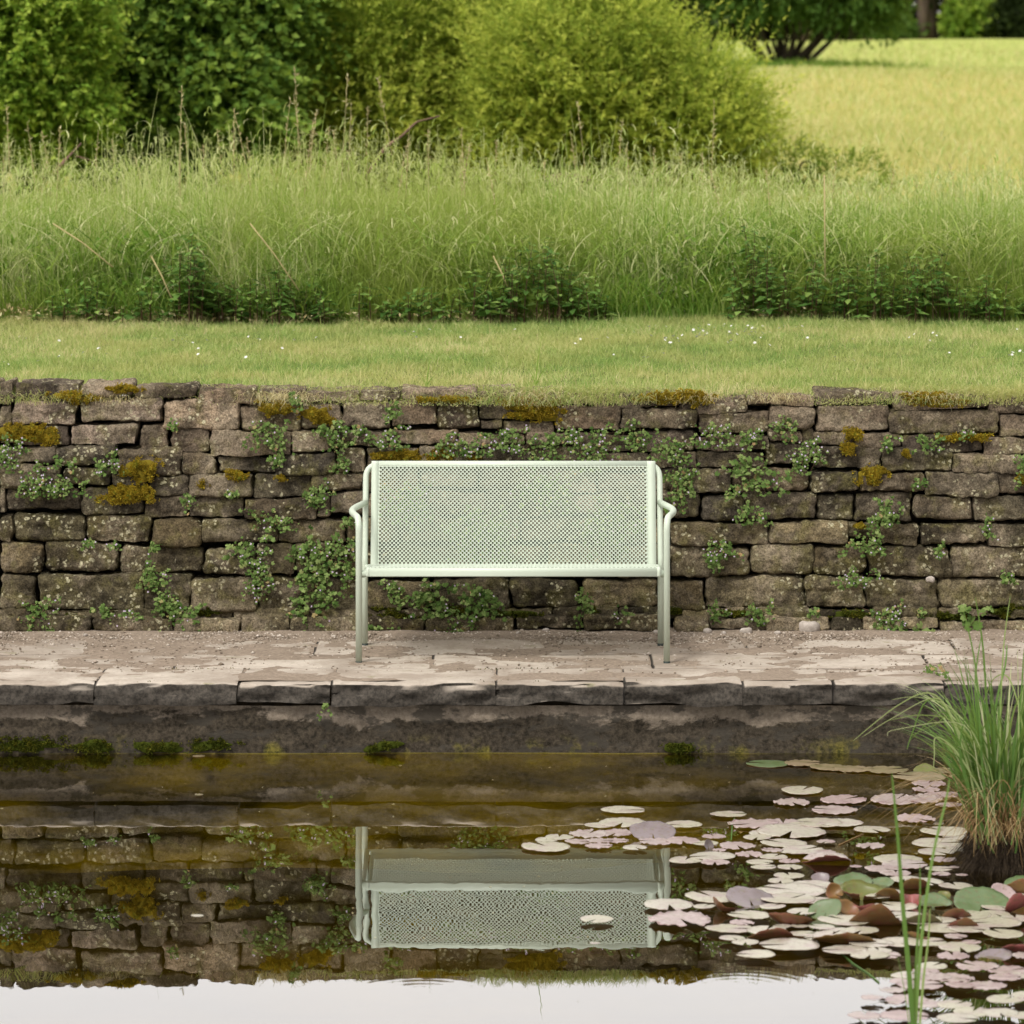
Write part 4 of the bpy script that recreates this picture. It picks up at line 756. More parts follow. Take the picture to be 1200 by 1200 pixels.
# dead branches lying in the strip
for (pl, lb, r0) in (([(430,205),(452,172),(470,160),(488,143),(515,136)],'bent dead branch poking out of the tall grass at centre left',.012),([(62,205),(78,186),(95,168)],'short dead branch showing above the grass at far left',.013),([(645,212),(665,208),(690,212),(700,222)],'brown rotting log showing behind the grass near the middle',.035),([(90,183),(105,188),(120,200)],'thin dead twig beside the short branch at far left',.007)):
    A = Acc(); d = 24.0; pts = fillet([P(x, y, d+.1*i) for i, (x, y) in enumerate(pl)], .08, 3); n = len(pts); tube(A, pts, [r0*(1-.6*i/n) for i in range(n)], 8); tag(A.build('dead_branch', M['deadwood']), lb, 'branch')
# ------------------------------------------------------------------ shrubs, trees
def shrub(name, label, cat, lobes, base, mat, n, leaf, per, sl, seed, group=None, up=.35, aspect=.4, lim=None, inner=.15, trunks=6, trunk_r=.05, cname='foliage', droopy=0.):
    """lobes: (x,y,z,rx,ry,rz) world ellipsoids; shoots grow outwards from their surfaces, leaves along each shoot"""
    rs = np.random.default_rng(seed); root = empty(name, base); tag(root, label, cat, group); L = Acc(); S = Acc(); B = Vector(base)
    sub = []; nmain = len(lobes)
    for l in lobes:                                             # billows of growth standing out of each mass
        for _ in range(9):
            q = rs.normal(size=3); q /= np.linalg.norm(q); q[1] = -abs(q[1])*.8; f = rs.uniform(.26,.48); sub.append((l[0]+q[0]*l[3]*.8, l[1]+q[1]*l[4]*.8, l[2]+q[2]*l[5]*.8, l[3]*f, l[4]*f, l[5]*f))
    lobes = list(lobes)+sub if n > 2000 else list(lobes)
    wts = np.array([l[3]*l[5] for l in lobes]); wts = wts/wts.sum(); which = rs.choice(len(lobes), n, p=wts); lb = np.array(lobes)[which]
    d = rs.normal(size=(n,3)); d /= np.linalg.norm(d, axis=1, keepdims=True); d[:,1] = np.where(rs.uniform(size=n) < .6, -np.abs(d[:,1]), d[:,1])
    lump = 1.25*fbm(d*3.4+which[:,None]*7.7, seed, 3); gap = fbm(d*5.+which[:,None]*3.3, seed+9, 2)
    ok = (gap > -.25) | (rs.uniform(size=n) < .18); d, lb, lump = d[ok], lb[ok], lump[ok]; n = len(d)
    r = (1+.33*lump)*np.where(rs.uniform(size=n) < inner, rs.uniform(.45,.8,n), rs.uniform(.84,1.,n)); c = lb[:,:3]+d*r[:,None]*lb[:,3:]
    sd = d*np.array([1,1,.7])+np.array([0,0,up])+rs.normal(0,.38,(n,3)); sd /= np.linalg.norm(sd, axis=1, keepdims=True); ln = sl*rs.uniform(.5,1.2,n)*np.where(rs.uniform(size=n) < .10, 2.1, 1)
    if lim is not None: k = c[:,2] > lim; c, sd, ln, d, lump = c[k], sd[k], ln[k], d[k], lump[k]; n = len(c)
    t = np.tile(np.linspace(.08, 1, per), n); C = np.repeat(c, per, 0)+np.repeat(sd*ln[:,None], per, 0)*t[:,None]; C[:,2] -= droopy*np.repeat(ln, per)*t**2
    D = np.repeat(sd, per, 0)+rs.normal(0,.75,(n*per,3)); Nn = rs.normal(0,.5,(n*per,3))+np.array([0,-.45,.8]); sz = leaf*rs.uniform(.6,1.25,n*per)
    tint = np.clip(.5+.30*np.repeat(lump, per)+.35*(t-.5)+rs.normal(0,.16,n*per), 0, 1)  # outer lumps and shoot tips lighter, hollows darker: lighting contrast in leaf tint
    V, Fq, T = leaves(C-np.array(base), D, Nn, sz, sz*aspect, tint); L.add(V, Fq, T)
    for k in range(trunks):
        l = lobes[k % nmain]; a = rs.uniform(0, 6.28); e = Vector((l[0]+l[3]*.45*math.cos(a), l[1]+l[4]*.45*math.sin(a), l[2]+l[5]*rs.uniform(-.1,.5)))-B; s = Vector((rs.normal(0,.25), rs.normal(0,.06), -.05)); m = (s+e)/2+Vector((rs.normal(0,.12), rs.normal(0,.1), rs.uniform(.0,.3)))
        pts = fillet([s, m, e], .6, 5); q = len(pts); tube(S, pts, [trunk_r*(1-.75*i/q) for i in range(q)], 8)
    L.build(cname, M[mat], root); S.build('trunk', M['bark'], root); return root
def W(px, py, d): return P(px, py, d)
def lob(px, py, d, w_, h_, dy=1.): p = P(px, py, d); return (p[0], p[1], p[2], w_/F*d/2, dy, h_/F*d/2)
gb = lambda px, d: (XJ(px, d), d, float(gz(d)))
shrub('willow_shrub', 'large yellow green willow shrub filling the upper middle, left of the brighter mound', 'shrub', [lob(470,40,38,330,300,1.5),(*P(400,120,38),.9,.9,.75),(*P(560,110,38),1.0,1.0,.85),(*P(480,-120,38.6),1.1,1.1,.8),(*P(610,150,37.6),.7,.7,.5)], gb(480,38), 'willow', 15000, .056, 17, .42, 3, up=.55, aspect=.28, lim=1.15)
shrub('willow_shrub', 'brighter rounded willow mound ending the row, beside the open meadow', 'shrub', [lob(690,95,36.5,220,230,1.),(*P(700,30,36.5),.42,.6,.40),(*P(795,145,36.5),.62,.8,.55),(*P(838,165,36.5),.36,.6,.40),(*P(640,120,36.5),.55,.8,.6)], gb(720,36.5), 'willow', 12500, .052, 17, .36, 5, up=.55, aspect=.28, lim=1.15)
shrub('leafy_shrub', 'light green round leaved shrub at the far left', 'shrub', [lob(15,60,34.5,190,230,1.),(*P(-60,-20,34.5),1.,1.,1.),(*P(70,130,34.3),.32,.6,.42),(*P(60,20,34.3),.4,.6,.5)], gb(0,34.5), 'yellowleaf', 9000, .056, 12, .24, 8, aspect=.6, up=.25, lim=1.15)
shrub('maple_shrub', 'dark green broad leaved shrub between the far left one and the willow', 'shrub', [lob(190,60,36.5,230,240,1.1),(*P(250,120,36),.55,.8,.36),(*P(150,-40,36.5),1.,1.,.9),(*P(280,10,36.8),.6,.8,.8),(*P(170,165,36),.6,.7,.3)], gb(190,36.5), 'maple', 11000, .078, 11, .28, 12, aspect=.7, up=.1, lim=1.15, droopy=.3)
shrub('leafy_shrub', 'light green shrub standing just outside the left edge of the picture', 'shrub', [lob(-190,50,35.5,260,260,1.1)], gb(-190,35.5), 'yellowleaf', 4500, .062, 12, .26, 28, aspect=.6, up=.25, lim=1.15)
shrub('low_shrub', 'low hazy dark green shrub right of the willow mound at the meadow edge', 'shrub', [(*P(965,205,37),.55,.5,.16),(*P(925,200,37),.28,.4,.2)], gb(950,37), 'willow2', 380, .05, 10, .16, 14, aspect=.3, trunks=3, trunk_r=.012, lim=1.1)
for i, (px, d, hh, wd_, lb) in enumerate(((-40,46,5.6,2.6,'dark tree behind the far left shrub'),(130,48,5.8,2.5,'dark tree behind the broad leaved shrub'),(320,46,5.9,2.4,'dark tree in the gap left of the willow'),(490,48,5.6,2.6,'dark tree behind the large willow'),(630,50,5.0,1.5,'dark tree peeping between the two willows'))):
    x = XJ(px, d); z = float(gz(d)); shrub('hedgerow_tree', lb, 'tree', [(x, d, z+hh*.45, wd_*.72, 1.2, hh*.42),(x-.9, d, z+hh*.25, wd_*.5, 1., hh*.25),(x+.9, d, z+hh*.25, wd_*.5, 1., hh*.25)], gb(px, d), 'wood' if i != 3 else 'maple', 3400, .13, 9, .4, 40+i, 'trees behind the shrubs', aspect=.6, lim=z, trunk_r=.09, cname='crown')
# lone many-stemmed tree in the meadow
d = 100; T_ = P(912, 76, d)
root = empty('meadow_tree', (T_[0], d, T_[2])); tag(root, 'lone spreading tree with many stems standing in the far meadow', 'tree')
A = Acc(); rr = random.Random(6)
for k in range(13):
    a = (k-6)/6; s = (rr.uniform(-.18,.3)+a*.35, rr.uniform(-.3,.3), -.1); e = (a*1.7+.25, rr.uniform(-.6,.6), rr.uniform(1.2,2.2)); m = (s[0]*.45+e[0]*.5, s[1], .55)
    pts = fillet([s, m, e], .8, 5); n = len(pts); r0 = rr.uniform(.045,.11)*(1.7 if k == 5 else 1); tube(A, pts, [r0*(1-.5*i/n) for i in range(n)], 8)
A.build('trunk', M['bark'], root)
rs = np.random.default_rng(77); n = 5200; Ls = np.array([(-.6,0,2.6,2.0,1.6,2.0),(1.2,0,2.4,1.7,1.5,1.8),(0.2,0,3.8,2.3,1.8,1.8),(2.2,0,1.75,.65,.8,.9),(-2.0,0,2.3,.75,.9,1.1),(0,0,2.3,1.8,1.3,.9)])
wch = rs.choice(6, n, p=[.22,.2,.2,.12,.12,.14]); dd = rdir(n); lump = fbm(dd*3+wch[:,None]*5, 5); c = Ls[wch,:3]+dd*Ls[wch,3:]*(1+.16*lump[:,None])*rs.uniform(.6,1,n)[:,None]; ok = c[:,2] > .95+.35*rs.uniform(size=n); c, dd, lump = c[ok], dd[ok], lump[ok]; n = len(c); per = 9
sd = dd*.6+rs.normal(0,.3,(n,3))+np.array([0,0,-.35]); t = np.tile(np.linspace(0,1,per), n); C = np.repeat(c,per,0)+np.repeat(sd,per,0)*t[:,None]*.5; sz = .15*rs.uniform(.6,1.2,n*per)
V, Fq, T = leaves(C, np.repeat(sd,per,0)+rs.normal(0,.6,(n*per,3)), rs.normal(0,.5,(n*per,3))+np.array([0,-.4,.8]), sz, sz*.5, np.clip(.5+.3*np.repeat(lump,per)+rs.normal(0,.15,n*per),0,1)); A = Acc(); A.add(V, Fq, T); A.build('crown', M['farcrown'], root)
A = Acc(); n = 2600; x = rs.normal(T_[0]+.1, 1.5, n); y = rs.normal(d-.2, .9, n); V, Fq, T = blades(np.stack([x, y, groundz(x,y)], -1), rs.uniform(.1,.4,n), rs.uniform(0,6.28,n), rs.uniform(.1,.8,n), .05, 3, tint=rs.uniform(0,.5,n)); A.add(V, Fq, T)
x = rs.uniform(4, 14.5, 1500); y = rs.normal(97, .5, 1500); V, Fq, T = blades(np.stack([x, y, groundz(x,y)], -1), rs.uniform(.05,.22,1500), rs.uniform(0,6.28,1500), rs.uniform(.1,.8,1500), .05, 3, tint=rs.uniform(0,.6,1500)); A.add(V, Fq, T)
tag(A.build('rough_grass', M['tall']), 'darker rough grass round the foot of the lone tree', 'grass', kind='stuff')
# edge of the wood
rr = random.Random(12); protoT = []
def woodtree(v):
    root = empty('woodland_tree'); A = Acc(); h = 11+v; pts = [(rr.uniform(-.1,.1)*i, 0, h*.8*i/6-.2) for i in range(7)]; tube(A, pts, [(.19+.03*v)*(1-.11*i) for i in range(7)], 9)
    for k in range(9): z = rr.uniform(2.2, h*.7); a = rr.uniform(0,6.28); l = rr.uniform(1,2.4); tube(A, [(0,0,z),(math.cos(a)*l*.5, math.sin(a)*l*.5, z+.3*l),(math.cos(a)*l, math.sin(a)*l, z+.45*l)], [.06,.04,.015], 5)
    A.build('trunk', M['barkpale'], root); rs = np.random.default_rng(v+200); n = 3600; dd = rdir(n); lump = fbm(dd*3, v+3); c = np.array([0,0,h*.6])+dd*np.array([2.3,2.3,h*.42])*(1+.2*lump[:,None])*(rs.uniform(.4,1,n)**.6)[:,None]
    sz = rs.uniform(.25,.5,n); V, Fq, T = leaves(c, rdir(n), rs.normal(0,.5,(n,3))+np.array([0,-.3,.8]), sz, sz*.6, np.clip(.5+.4*lump+rs.normal(0,.15,n),0,1)); A = Acc(); A.add(V, Fq, T); A.build('crown', M['wood'], root); return root
def dup(root, loc, rz, s):
    r = root.copy(); COL.objects.link(r); r.location = loc; r.rotation_euler.z = rz; r.scale = (s,s,s)
    for ch in root.children: c = ch.copy(); COL.objects.link(c); c.parent = r
    return r
wt = [woodtree(v) for v in range(3)]; xsT = []
k = 0
for row, (d, st) in enumerate(((171,2.3),(175,1.9),(180,1.9))):
    x = -4.+row*.7
    while x < 23.5:
        xsT.append((x+rr.uniform(-.5,.5), d+rr.uniform(-1,1), row)); x += st
for i, (x, d, row) in enumerate(xsT):
    p = wt[i % 3]; o = p if i < 3 else dup(p, (0,0,0), 0, 1); o.location = (x, d, float(gz(d))); o.rotation_euler.z = rr.uniform(0,6); s = rr.uniform(.8,1.1); o.scale = (s,s,s)
    tag(o, ('woodland tree in the front row along the far meadow edge','woodland tree standing in the second row of the far wood','woodland tree deep inside the far wood')[row], 'tree', ('front row trees of the far wood','second row trees of the far wood','trees deep in the far wood')[row])
tk = dup(wt[1], (XJ(1083,169), 169, float(gz(169))), 1., 1.25); tag(tk, 'thickest pale trunked tree at the wood\'s edge, right of the lone tree', 'tree', 'front row trees of the far wood')
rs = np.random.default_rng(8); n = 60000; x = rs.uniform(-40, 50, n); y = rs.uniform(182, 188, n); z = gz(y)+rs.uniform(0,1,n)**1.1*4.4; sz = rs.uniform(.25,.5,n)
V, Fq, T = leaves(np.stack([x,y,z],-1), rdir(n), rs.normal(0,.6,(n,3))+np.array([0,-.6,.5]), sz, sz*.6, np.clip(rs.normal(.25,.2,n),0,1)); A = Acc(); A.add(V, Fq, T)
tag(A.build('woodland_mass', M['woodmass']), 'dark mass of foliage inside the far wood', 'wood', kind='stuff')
for (px, w_, zc, rz_, mat, lb) in ((1178,100,1.2,1.3,'wood','green bush along the wood\'s edge near the right side'),(1135,44,.9,.9,'yellowleaf','yellowish bush at the wood\'s edge right of the thick trunk'),(1215,90,1.2,1.3,'wood','green bush at the wood\'s edge cut by the right side'),(1052,22,.35,.4,'farcrown','small bush at the wood\'s edge left of the thick trunk')):
    d = 168; x = XJ(px, d); z = float(gz(d)); shrub('woodland_bush', lb, 'bush', [(x, d, z+zc, w_/F*d/2, 1., rz_)], (x, d, z), mat, 700, .22, 7, .4, int(px), 'bushes at the edge of the far wood', aspect=.6, lim=z+.15, trunks=3, trunk_r=.04)
# ------------------------------------------------------------------ water lilies
def padmesh(v, wavy, mats, cup=(0,0,0), roll=0., notch=.16, turn=0.):
    """round floating leaf with a slit; cup bends it; two skins: face and underside"""
    rs = np.random.default_rng(v+300); nr, na = 7, 48; th = np.linspace(notch, 2*math.pi-notch, na+1)+turn; ph = rs.uniform(0,6.28,4); R = np.linspace(0, 1, nr+1)
    TH, RR = np.meshgrid(th, R); out = 1+.03*np.sin(3*TH+ph[0])+.02*np.sin(5*TH+ph[1])+wavy*.014*np.sin(13*TH+ph[2])*RR+wavy*.010*np.sin(21*TH+ph[0])*RR
    x, y = np.cos(TH)*RR*out, np.sin(TH)*RR*out*.93
    z = wavy*(.035*np.sin(9*TH+ph[3])+.035*np.sin(17*TH+ph[1]))*RR**6+.012*np.sin(2*TH+ph[2])*RR
    z = z+cup[0]*x*x+cup[1]*y*y+cup[2]*RR**4
    if roll: s = x/roll; x, z = np.sin(s*1.)*roll, z+(1-np.cos(s))*roll*1.
    V = np.stack([x.ravel(), y.ravel(), z.ravel()], -1); i = np.arange(nr)[:,None]*(na+1)+np.arange(na)[None,:]; Fq = np.stack([i, i+na+1, i+na+2, i+1], -1).reshape(-1,4)
    V2 = V-np.array([0,0,.012]); n = len(V); F2 = Fq[:,::-1]+n; rim = (nr*(na+1)+np.arange(na)); F3 = np.stack([rim, rim+n, rim+n+1, rim+1], -1)
    me = mesh_np('lily_pad', np.concatenate([V, V2]), np.concatenate([Fq, F2, F3]), mi=[0]*len(Fq)+[1]*(len(F2)+len(F3)))
    me.polygons.foreach_set('use_smooth', [True]*len(me.polygons))
    for m in mats: me.materials.append(M[m])
    return me
TYP = {'c': ('padc', .25), 'p': ('padp', .9), 'o': ('pado', .5), 'g': ('padg', .2)}
PM = {t: [padmesh(i*7+ord(t), wv*(.6+.4*(i%2)), (m, 'under')) for i in range(4)] for t, (m, wv) in TYP.items()}
PADS = """731,949,48c 702,967,32c 730,964,56c 655,981,34c 640,984,26c 640,992,56c 690,977,44p 722,976,40p 678,986,30p 703,985,30p 722,985,28p 702,991,30p 744,993,28c 770,986,40p 800,985,40p 800,966,42c 827,988,28c 837,980,28p 864,991,42p 843,996,16p 854,954,40c 882,965,56p 918,965,50p 957,964,58c 928,974,80c 898,977,40c 888,981,33c 919,988,52c 940,996,50c 968,986,22p 905,996,24p
900,895,46g 940,894,40o 972,899,44o 1000,901,44o 1038,902,50o 1078,910,58o 1110,903,38o 1088,918,40p 1085,925,32p 928,940,42p 940,926,48c 988,937,52p 977,949,50p 1050,937,60p 1080,936,48p 1105,931,40p 1112,943,30p 1072,959,45p 985,964,48c 1022,972,42c 1108,974,56c 1125,981,40c 1100,988,58c 1128,994,40c 1020,991,34p 1097,998,42c 1053,1007,56c 1105,1007,32p 1060,1013,50p 1035,1018,42p 1050,1023,36p 1100,1018,30c 1103,1024,22p 1118,1016,12p 1127,1025,14p 1003,1015,14p 1140,925,36p 1150,945,34p
835,1003,50c 803,1008,38c 838,1010,34p 965,999,28p 878,1001,32p 890,1010,30c 907,1004,32c 925,1009,25p 895,1016,28c 926,1016,30c 925,1026,36c 915,1032,30c 950,1037,50c 930,1043,72c 925,1053,62c 900,1044,40c 835,1051,62c 784,1060,58c 797,1077,72p 825,1062,26c 878,1072,46c 869,1081,28p 855,1088,52c 940,1068,34c 898,1090,46c 940,1094,30c 858,1099,30c 874,1104,32c 917,1085,20c 937,1085,20c 963,1086,30c 925,1107,66c 886,1118,42c 955,1055,40c 905,1062,30c
990,1078,60c 963,1098,40c 985,1090,26c 1010,1090,40c 975,1096,46c 1020,1105,50c 1055,1104,50c 990,1113,50c 1020,1119,46c 1060,1030,36c 1085,1033,40c 1050,1062,50c 1080,1078,48c 1060,1072,40c 1138,1072,46c 1165,1071,36c 1190,1076,36c 1165,1081,60c 1135,1088,46c 1105,1088,50c 1120,1097,26p 1176,1094,46c 1082,1104,52c 1125,1110,50c 1138,1104,22p 1117,1120,38p 1040,1045,34c 1120,1038,40c 1105,1078,30c 1030,1050,30c 1170,1062,40c 1195,1050,30c
1092,1132,36c 1085,1138,30p 1145,1132,48p 1182,1137,46p 1063,1143,36c 1055,1150,26p 1078,1154,50p 1090,1144,46p 1117,1146,46p 1130,1153,44p 1158,1155,40p 1178,1145,36p 1196,1143,30c 1046,1160,30p 1178,1171,44c 1203,1166,34c 1118,1177,40c 1140,1186,46c 1172,1187,44c 1122,1193,46c 1062,1172,50p 1085,1176,40p 1060,1190,54p 1014,1190,40p 1038,1119,34p 1030,1114,30c 1200,1190,40c 1022,1169,26p 1205,1120,36p
699,1077,38c 697,1105,12c 231,1073,14c 233,931,10o 233,886,14o"""
ZN = ["above the bench's reflection", "beside the sedge, toward the pond wall", "right of the bench's reflection", "packed among the upturned red leaves", "in the bottom right corner", "alone on open water"]
NMT = {'c': 'flat cream lily pad', 'p': 'flat pinkish wavy lily pad', 'o': 'flat brownish lily pad', 'g': 'flat green lily pad'}
rr = random.Random(31); kpad = 0
SING = {(900,895):'lone green oval lily pad nearest the pond wall',(699,1077):'lone cream lily pad floating over the reflected backrest',(697,1105):'tiny pale speck of a pad over the lower reflected backrest',(231,1073):'tiny white pad alone in the reflected wall left of the bench',(233,931):'tiny brown leaf floating under the pond wall at left',(233,886):'tiny brown leaf at the water line left of the bench',(797,1077):'large pinkish pad at the right edge of the reflected bench, lower of two',(784,1060):'large cream pad at the right edge of the reflected bench, upper of two',(925,1107):'large cream pad lying lowest in the middle drift',(928,974):'widest cream pad in the long raft at the centre right',(886,1118):'small pad with an orange stain below the middle drift',(640,992):'leftmost cream pad of the drift over the bench\'s reflection',(731,949):'cream pad farthest up the drift above the bench\'s reflection'}
allp = []
for zi, ln in enumerate(PADS.split('\n')):
    for s in ln.split():
        x, y, wv = s[:-1].split(','); allp.append((float(x), float(y), float(wv), s[-1], zi))
allp.sort(key=lambda a: a[1])
for (x, y, wpx, t, zi) in allp:
    z = .0025+.00007*kpad+rr.uniform(0,.002); kpad += 1; d = F*(H-z)/(y-HY); r = wpx/F*d/2
    o = bpy.data.objects.new('lily_pad', rr.choice(PM[t])); COL.objects.link(o); o.location = ((x-600)/F*d, d, z+.0012*r/.07); o.rotation_euler = (rr.uniform(-.02,.02), rr.uniform(-.02,.02), rr.uniform(0,6.28))
    o.scale = (r*1.08, r*1.08, r*.9)
    k = (int(x), int(y))
    if k in SING: tag(o, SING[k], 'lily pad')
    else: tag(o, NMT[t]+' '+ZN[zi], 'lily pad', NMT[t]+'s '+ZN[zi])
# upturned, cupped and rolled leaves
def up(px, py, wpx, face, under, cup, rot, label, roll=0, squash=1., lift=0.):
    """rot = (pitch towards the camera, bank, turn) in degrees"""
    cup = (cup[0]*.75, cup[1]*(.6 if cup[1] > .5 else 1), cup[2]); me = padmesh(int(px), .35, (face, under), cup, roll, .10, (-math.pi/2 if rot[0] > 0 else math.pi/2)+(px%7-3)*.12); z = lift; d = F*(H-z)/(py-HY); r = wpx/F*d/2; o = bpy.data.objects.new('lily_leaf', me); COL.objects.link(o)
    rx, ry, rz = [math.radians(a) for a in rot]; o.rotation_mode = 'XYZ'; o.rotation_euler = (rx, ry, rz); o.scale = (r, r*squash, r); o.location = ((px-600)/F*d, d, z)
    bpy.context.view_layer.update(); mn = min((o.matrix_world@v.co).z for v in me.vertices); o.location.z += -.006-mn; tag(o, label, 'lily leaf')
for a in [(765,981,54,'padv','under',(.15,.1,0),(19,0,10),'mauve upturned lily leaf standing over the bench\'s reflected right leg'),
    (879,1058,60,'padv','under',(.12,.1,0),(14,8,0),'largest mauve upturned lily leaf in the middle drift'),
    (925,1086,52,'padv','under',(.5,.9,0),(-20,10,0),'rust backed cupped leaf below the large mauve leaf'),
    (905,1100,58,'padc','under',(.1,.8,0),(-14,0,0),'long rust sided leaf just above the lowest pads of the middle drift'),
    (846,1068,32,'padv','under',(.9,.3,0),(-20,25,0),'small dark folded leaf left of the large mauve leaf'),
    (968,1009,60,'padp','red',(.0,.55,0),(-5,-2,3),'long rolled pink leaf edge right of the small cream pads'),
    (968,1074,40,'padg','under',(.3,.2,0),(32,-10,-15),'pale green upturned leaf left of the red cups'),
    (1010,1052,54,'olive','under',(.4,.8,.1),(9,6,0),'big olive cupped leaf at the centre of the upturned group'),
    (978,1050,22,'under','under',(.4,1.2,0),(50,-25,20),'rust leaf standing upright left of the big olive cup'),
    (994,1070,30,'under','red',(.8,.5,0),(22,25,-20),'orange brown cup with a red flank under the big olive cup'),
    (1018,1072,30,'padv','red',(.4,1.3,0),(-22,18,0),'red folded leaf right of the orange brown cup'),
    (1000,1036,46,'padg','under',(.25,.4,0),(10,0,0),'pale green leaf tipped up behind the big olive cup'),
    (1033,1037,30,'padg','under',(.3,.3,0),(15,-10,0),'small pale green leaf right of the tipped green leaf'),
    (961,1033,22,'padv','under',(.5,.2,0),(30,-15,30),'narrow mauve leaf tipped up left of the rust leaf'),
    (1041,1055,34,'padc','under',(.1,1.0,0),(-22,14,0),'pale leaf with a brown rolled rim above the long brown fold'),
    (1072,1042,36,'padc','under',(.3,1.1,0),(-22,-8,0),'brown backed leaf curled up left of the tall sedge stems'),
    (1025,1084,62,'padc','under',(.1,1.2,0),(-20,3,0),'long brown fold across the middle of the upturned group'),
    (990,1106,76,'padc','under',(.15,.6,0),(-13,3,0),'broad cream leaf showing a brown lower edge'),
    (1068,1062,22,'red','red',(1.6,.0,0),(45,0,0),'bright pink rolled leaf standing upright between the green stems'),
    (1150,1065,68,'padg','under',(.22,.2,0),(20,2,0),'largest green upturned lily leaf, below the sedge'),
    (1175,1056,34,'padp','under',(.3,.2,0),(38,18,0),'pink edged leaf tipped up behind the largest green leaf'),
    (1200,1040,46,'padg','under',(.2,.4,0),(12,0,0),'green leaf at the right edge below the sedge'),
    (1192,1050,34,'red','under',(.1,1.5,0),(-25,20,0),'reddish folded leaf at the right edge under the green one'),
    (1194,1070,36,'red','red',(.0,1.8,0),(-15,-24,0),'glossy pink rolled leaf right of the largest green leaf'),
    (1094,1060,44,'padg','under',(.3,.4,0),(10,0,0),'pale green leaf left of the largest green one'),
    (1106,1050,16,'olive','olive',(.4,.3,0),(30,0,0),'small olive leaf on top of the pale green leaf'),
    (1120,1078,38,'under','under',(.3,1.2,0),(-20,-6,0),'dark rust leaf humped below the largest green leaf'),
    (1080,1084,52,'padc','pado',(.1,.8,0),(-18,2,0),'cream leaf with an ochre underside behind the green stems'),
    (1076,1104,32,'red','under',(.6,.8,0),(-20,20,0),'dark red leaf behind the feet of the green stems'),
    (1128,1088,44,'padc','under',(.1,1.0,0),(-16,0,0),'thin brown folded pad under the cream row at right'),
    (1165,1122,44,'padv','under',(.3,.2,0),(9,-6,0),'mauve leaf tipped up near the right edge of the pond'),
    (1194,1118,40,'padp','red',(.2,.8,0),(-20,12,0),'pink leaf with a red fold at the right edge of the pond'),
    (830,994,14,'padv','under',(.3,.2,0),(70,20,30),'tiny grey leaf standing on edge beside the upper drift'),
    (1085,905,30,'olive','olive',(.2,.6,0),(18,0,0),'ochre leaf floating against the pond wall, left of the sedge'),(1062,904,0.1,'olive','olive',(.2,.6,0),(18,0,0),'') ]:
    if a[2] > 1: up(*a)
# leaf stalks visible in the clear water
for (pl, lb) in (([(861,958),(858,968),(857,985)],'curved yellow leaf stalk rising through the water at the centre right'),([(985,1117),(1000,1130),(1018,1142),(1030,1152)],'long pale green runner trailing below the drift'),([(983,991),(1000,983),(1012,978)],'thin brown stalk lying on the water under the upper raft')):
    A = Acc(); tube(A, [( (x-600)/F*(F*H/(y-HY)), F*H/(y-HY), .002) for x, y in pl], .0022, 6, .4); tag(A.build('lily_stalk', M['deadsedge'] if 'brown' in lb else M['sedge']), lb, 'stalk')
rs = np.random.default_rng(3); n = 90; y = np.sqrt(rs.uniform(11.4**2, 15.3**2, n)); x = rs.uniform(-.125,.125,n)*y
V, Fq, T = leaves(np.stack([x, y, np.full(n, .0015)], -1), np.stack([rs.normal(size=n), rs.normal(size=n), np.zeros(n)], -1), np.tile([0,0,1.],(n,1)), rs.uniform(.004,.016,n), .005, fold=.05)
A = Acc(); A.add(V, Fq, T); tag(A.build('floating_specks', M['dry']), 'specks of seed and petal floating on the pond', 'specks', kind='stuff')
# ------------------------------------------------------------------ sedge clump
D0 = F*H/(1015-HY); cx, cy = XJ(1178, D0), D0
root = empty('sedge_clump', (cx, cy, 0)); tag(root, 'tall clump of green sedge rising from the pond at the right edge', 'sedge')
rs = np.random.default_rng(17); n = 400; a = rs.uniform(0, 6.28, n); r = np.sqrt(rs.uniform(0,1,n)); bx, by = np.cos(a)*r*.13, np.sin(a)*r*.10
h = rs.uniform(.22,.58,n)*(1+.12*(1-r)); an = np.arctan2(by, bx)+rs.normal(0,.5,n); V, Fq, T = blades(np.stack([bx, by, .10+rs.uniform(0,.06,n)], -1), h, an, rs.uniform(.05,.75,n), rs.uniform(.005,.0125,n), 9, tint=np.clip(rs.normal(.38,.30,n),0,1), curl=2.2, droop=.45)
A = Acc(); A.add(V, Fq, T)
def pl_leaf(acc, pts, w0, d0, dd, tint=.5, wtip=.15):
    n = len(pts); P3 = [Vector(P(x, y, d0+dd*i/(n-1))) for i, (x, y) in enumerate(pts)]
    out = []                                                     # Catmull-Rom through the traced points
    for i in range(n-1):
        p0, p1, p2, p3 = P3[max(i-1,0)], P3[i], P3[i+1], P3[min(i+2,n-1)]
        for j in range(6):
            t = j/6; out.append(.5*((2*p1)+(p2-p0)*t+(2*p0-5*p1+4*p2-p3)*t*t+(3*p1-p0-3*p2+p3)*t**3))
    out.append(P3[-1]); m = len(out); V = []
    for i, p in enumerate(out):
        tg = (out[min(i+1,m-1)]-out[max(i-1,0)]).normalized(); s = tg.cross(Vector((0,1,0))).normalized(); f = i/(m-1); ww = w0/2*(min(1,.6+f*2)*(1-f)**.5*(1-wtip)+wtip)
        s = (s+Vector((0,.35,0))).normalized(); V += [tuple(p-s*ww), tuple(p+Vector((0,-ww*.25,0))), tuple(p+s*ww)]
    Fq = [[i*3+k, i*3+k+1, i*3+k+4, i*3+k+3] for i in range(m-1) for k in (0,1)]; acc.add(V, Fq, tint)
loc0 = Vector((cx, cy, 0))
B = Acc()
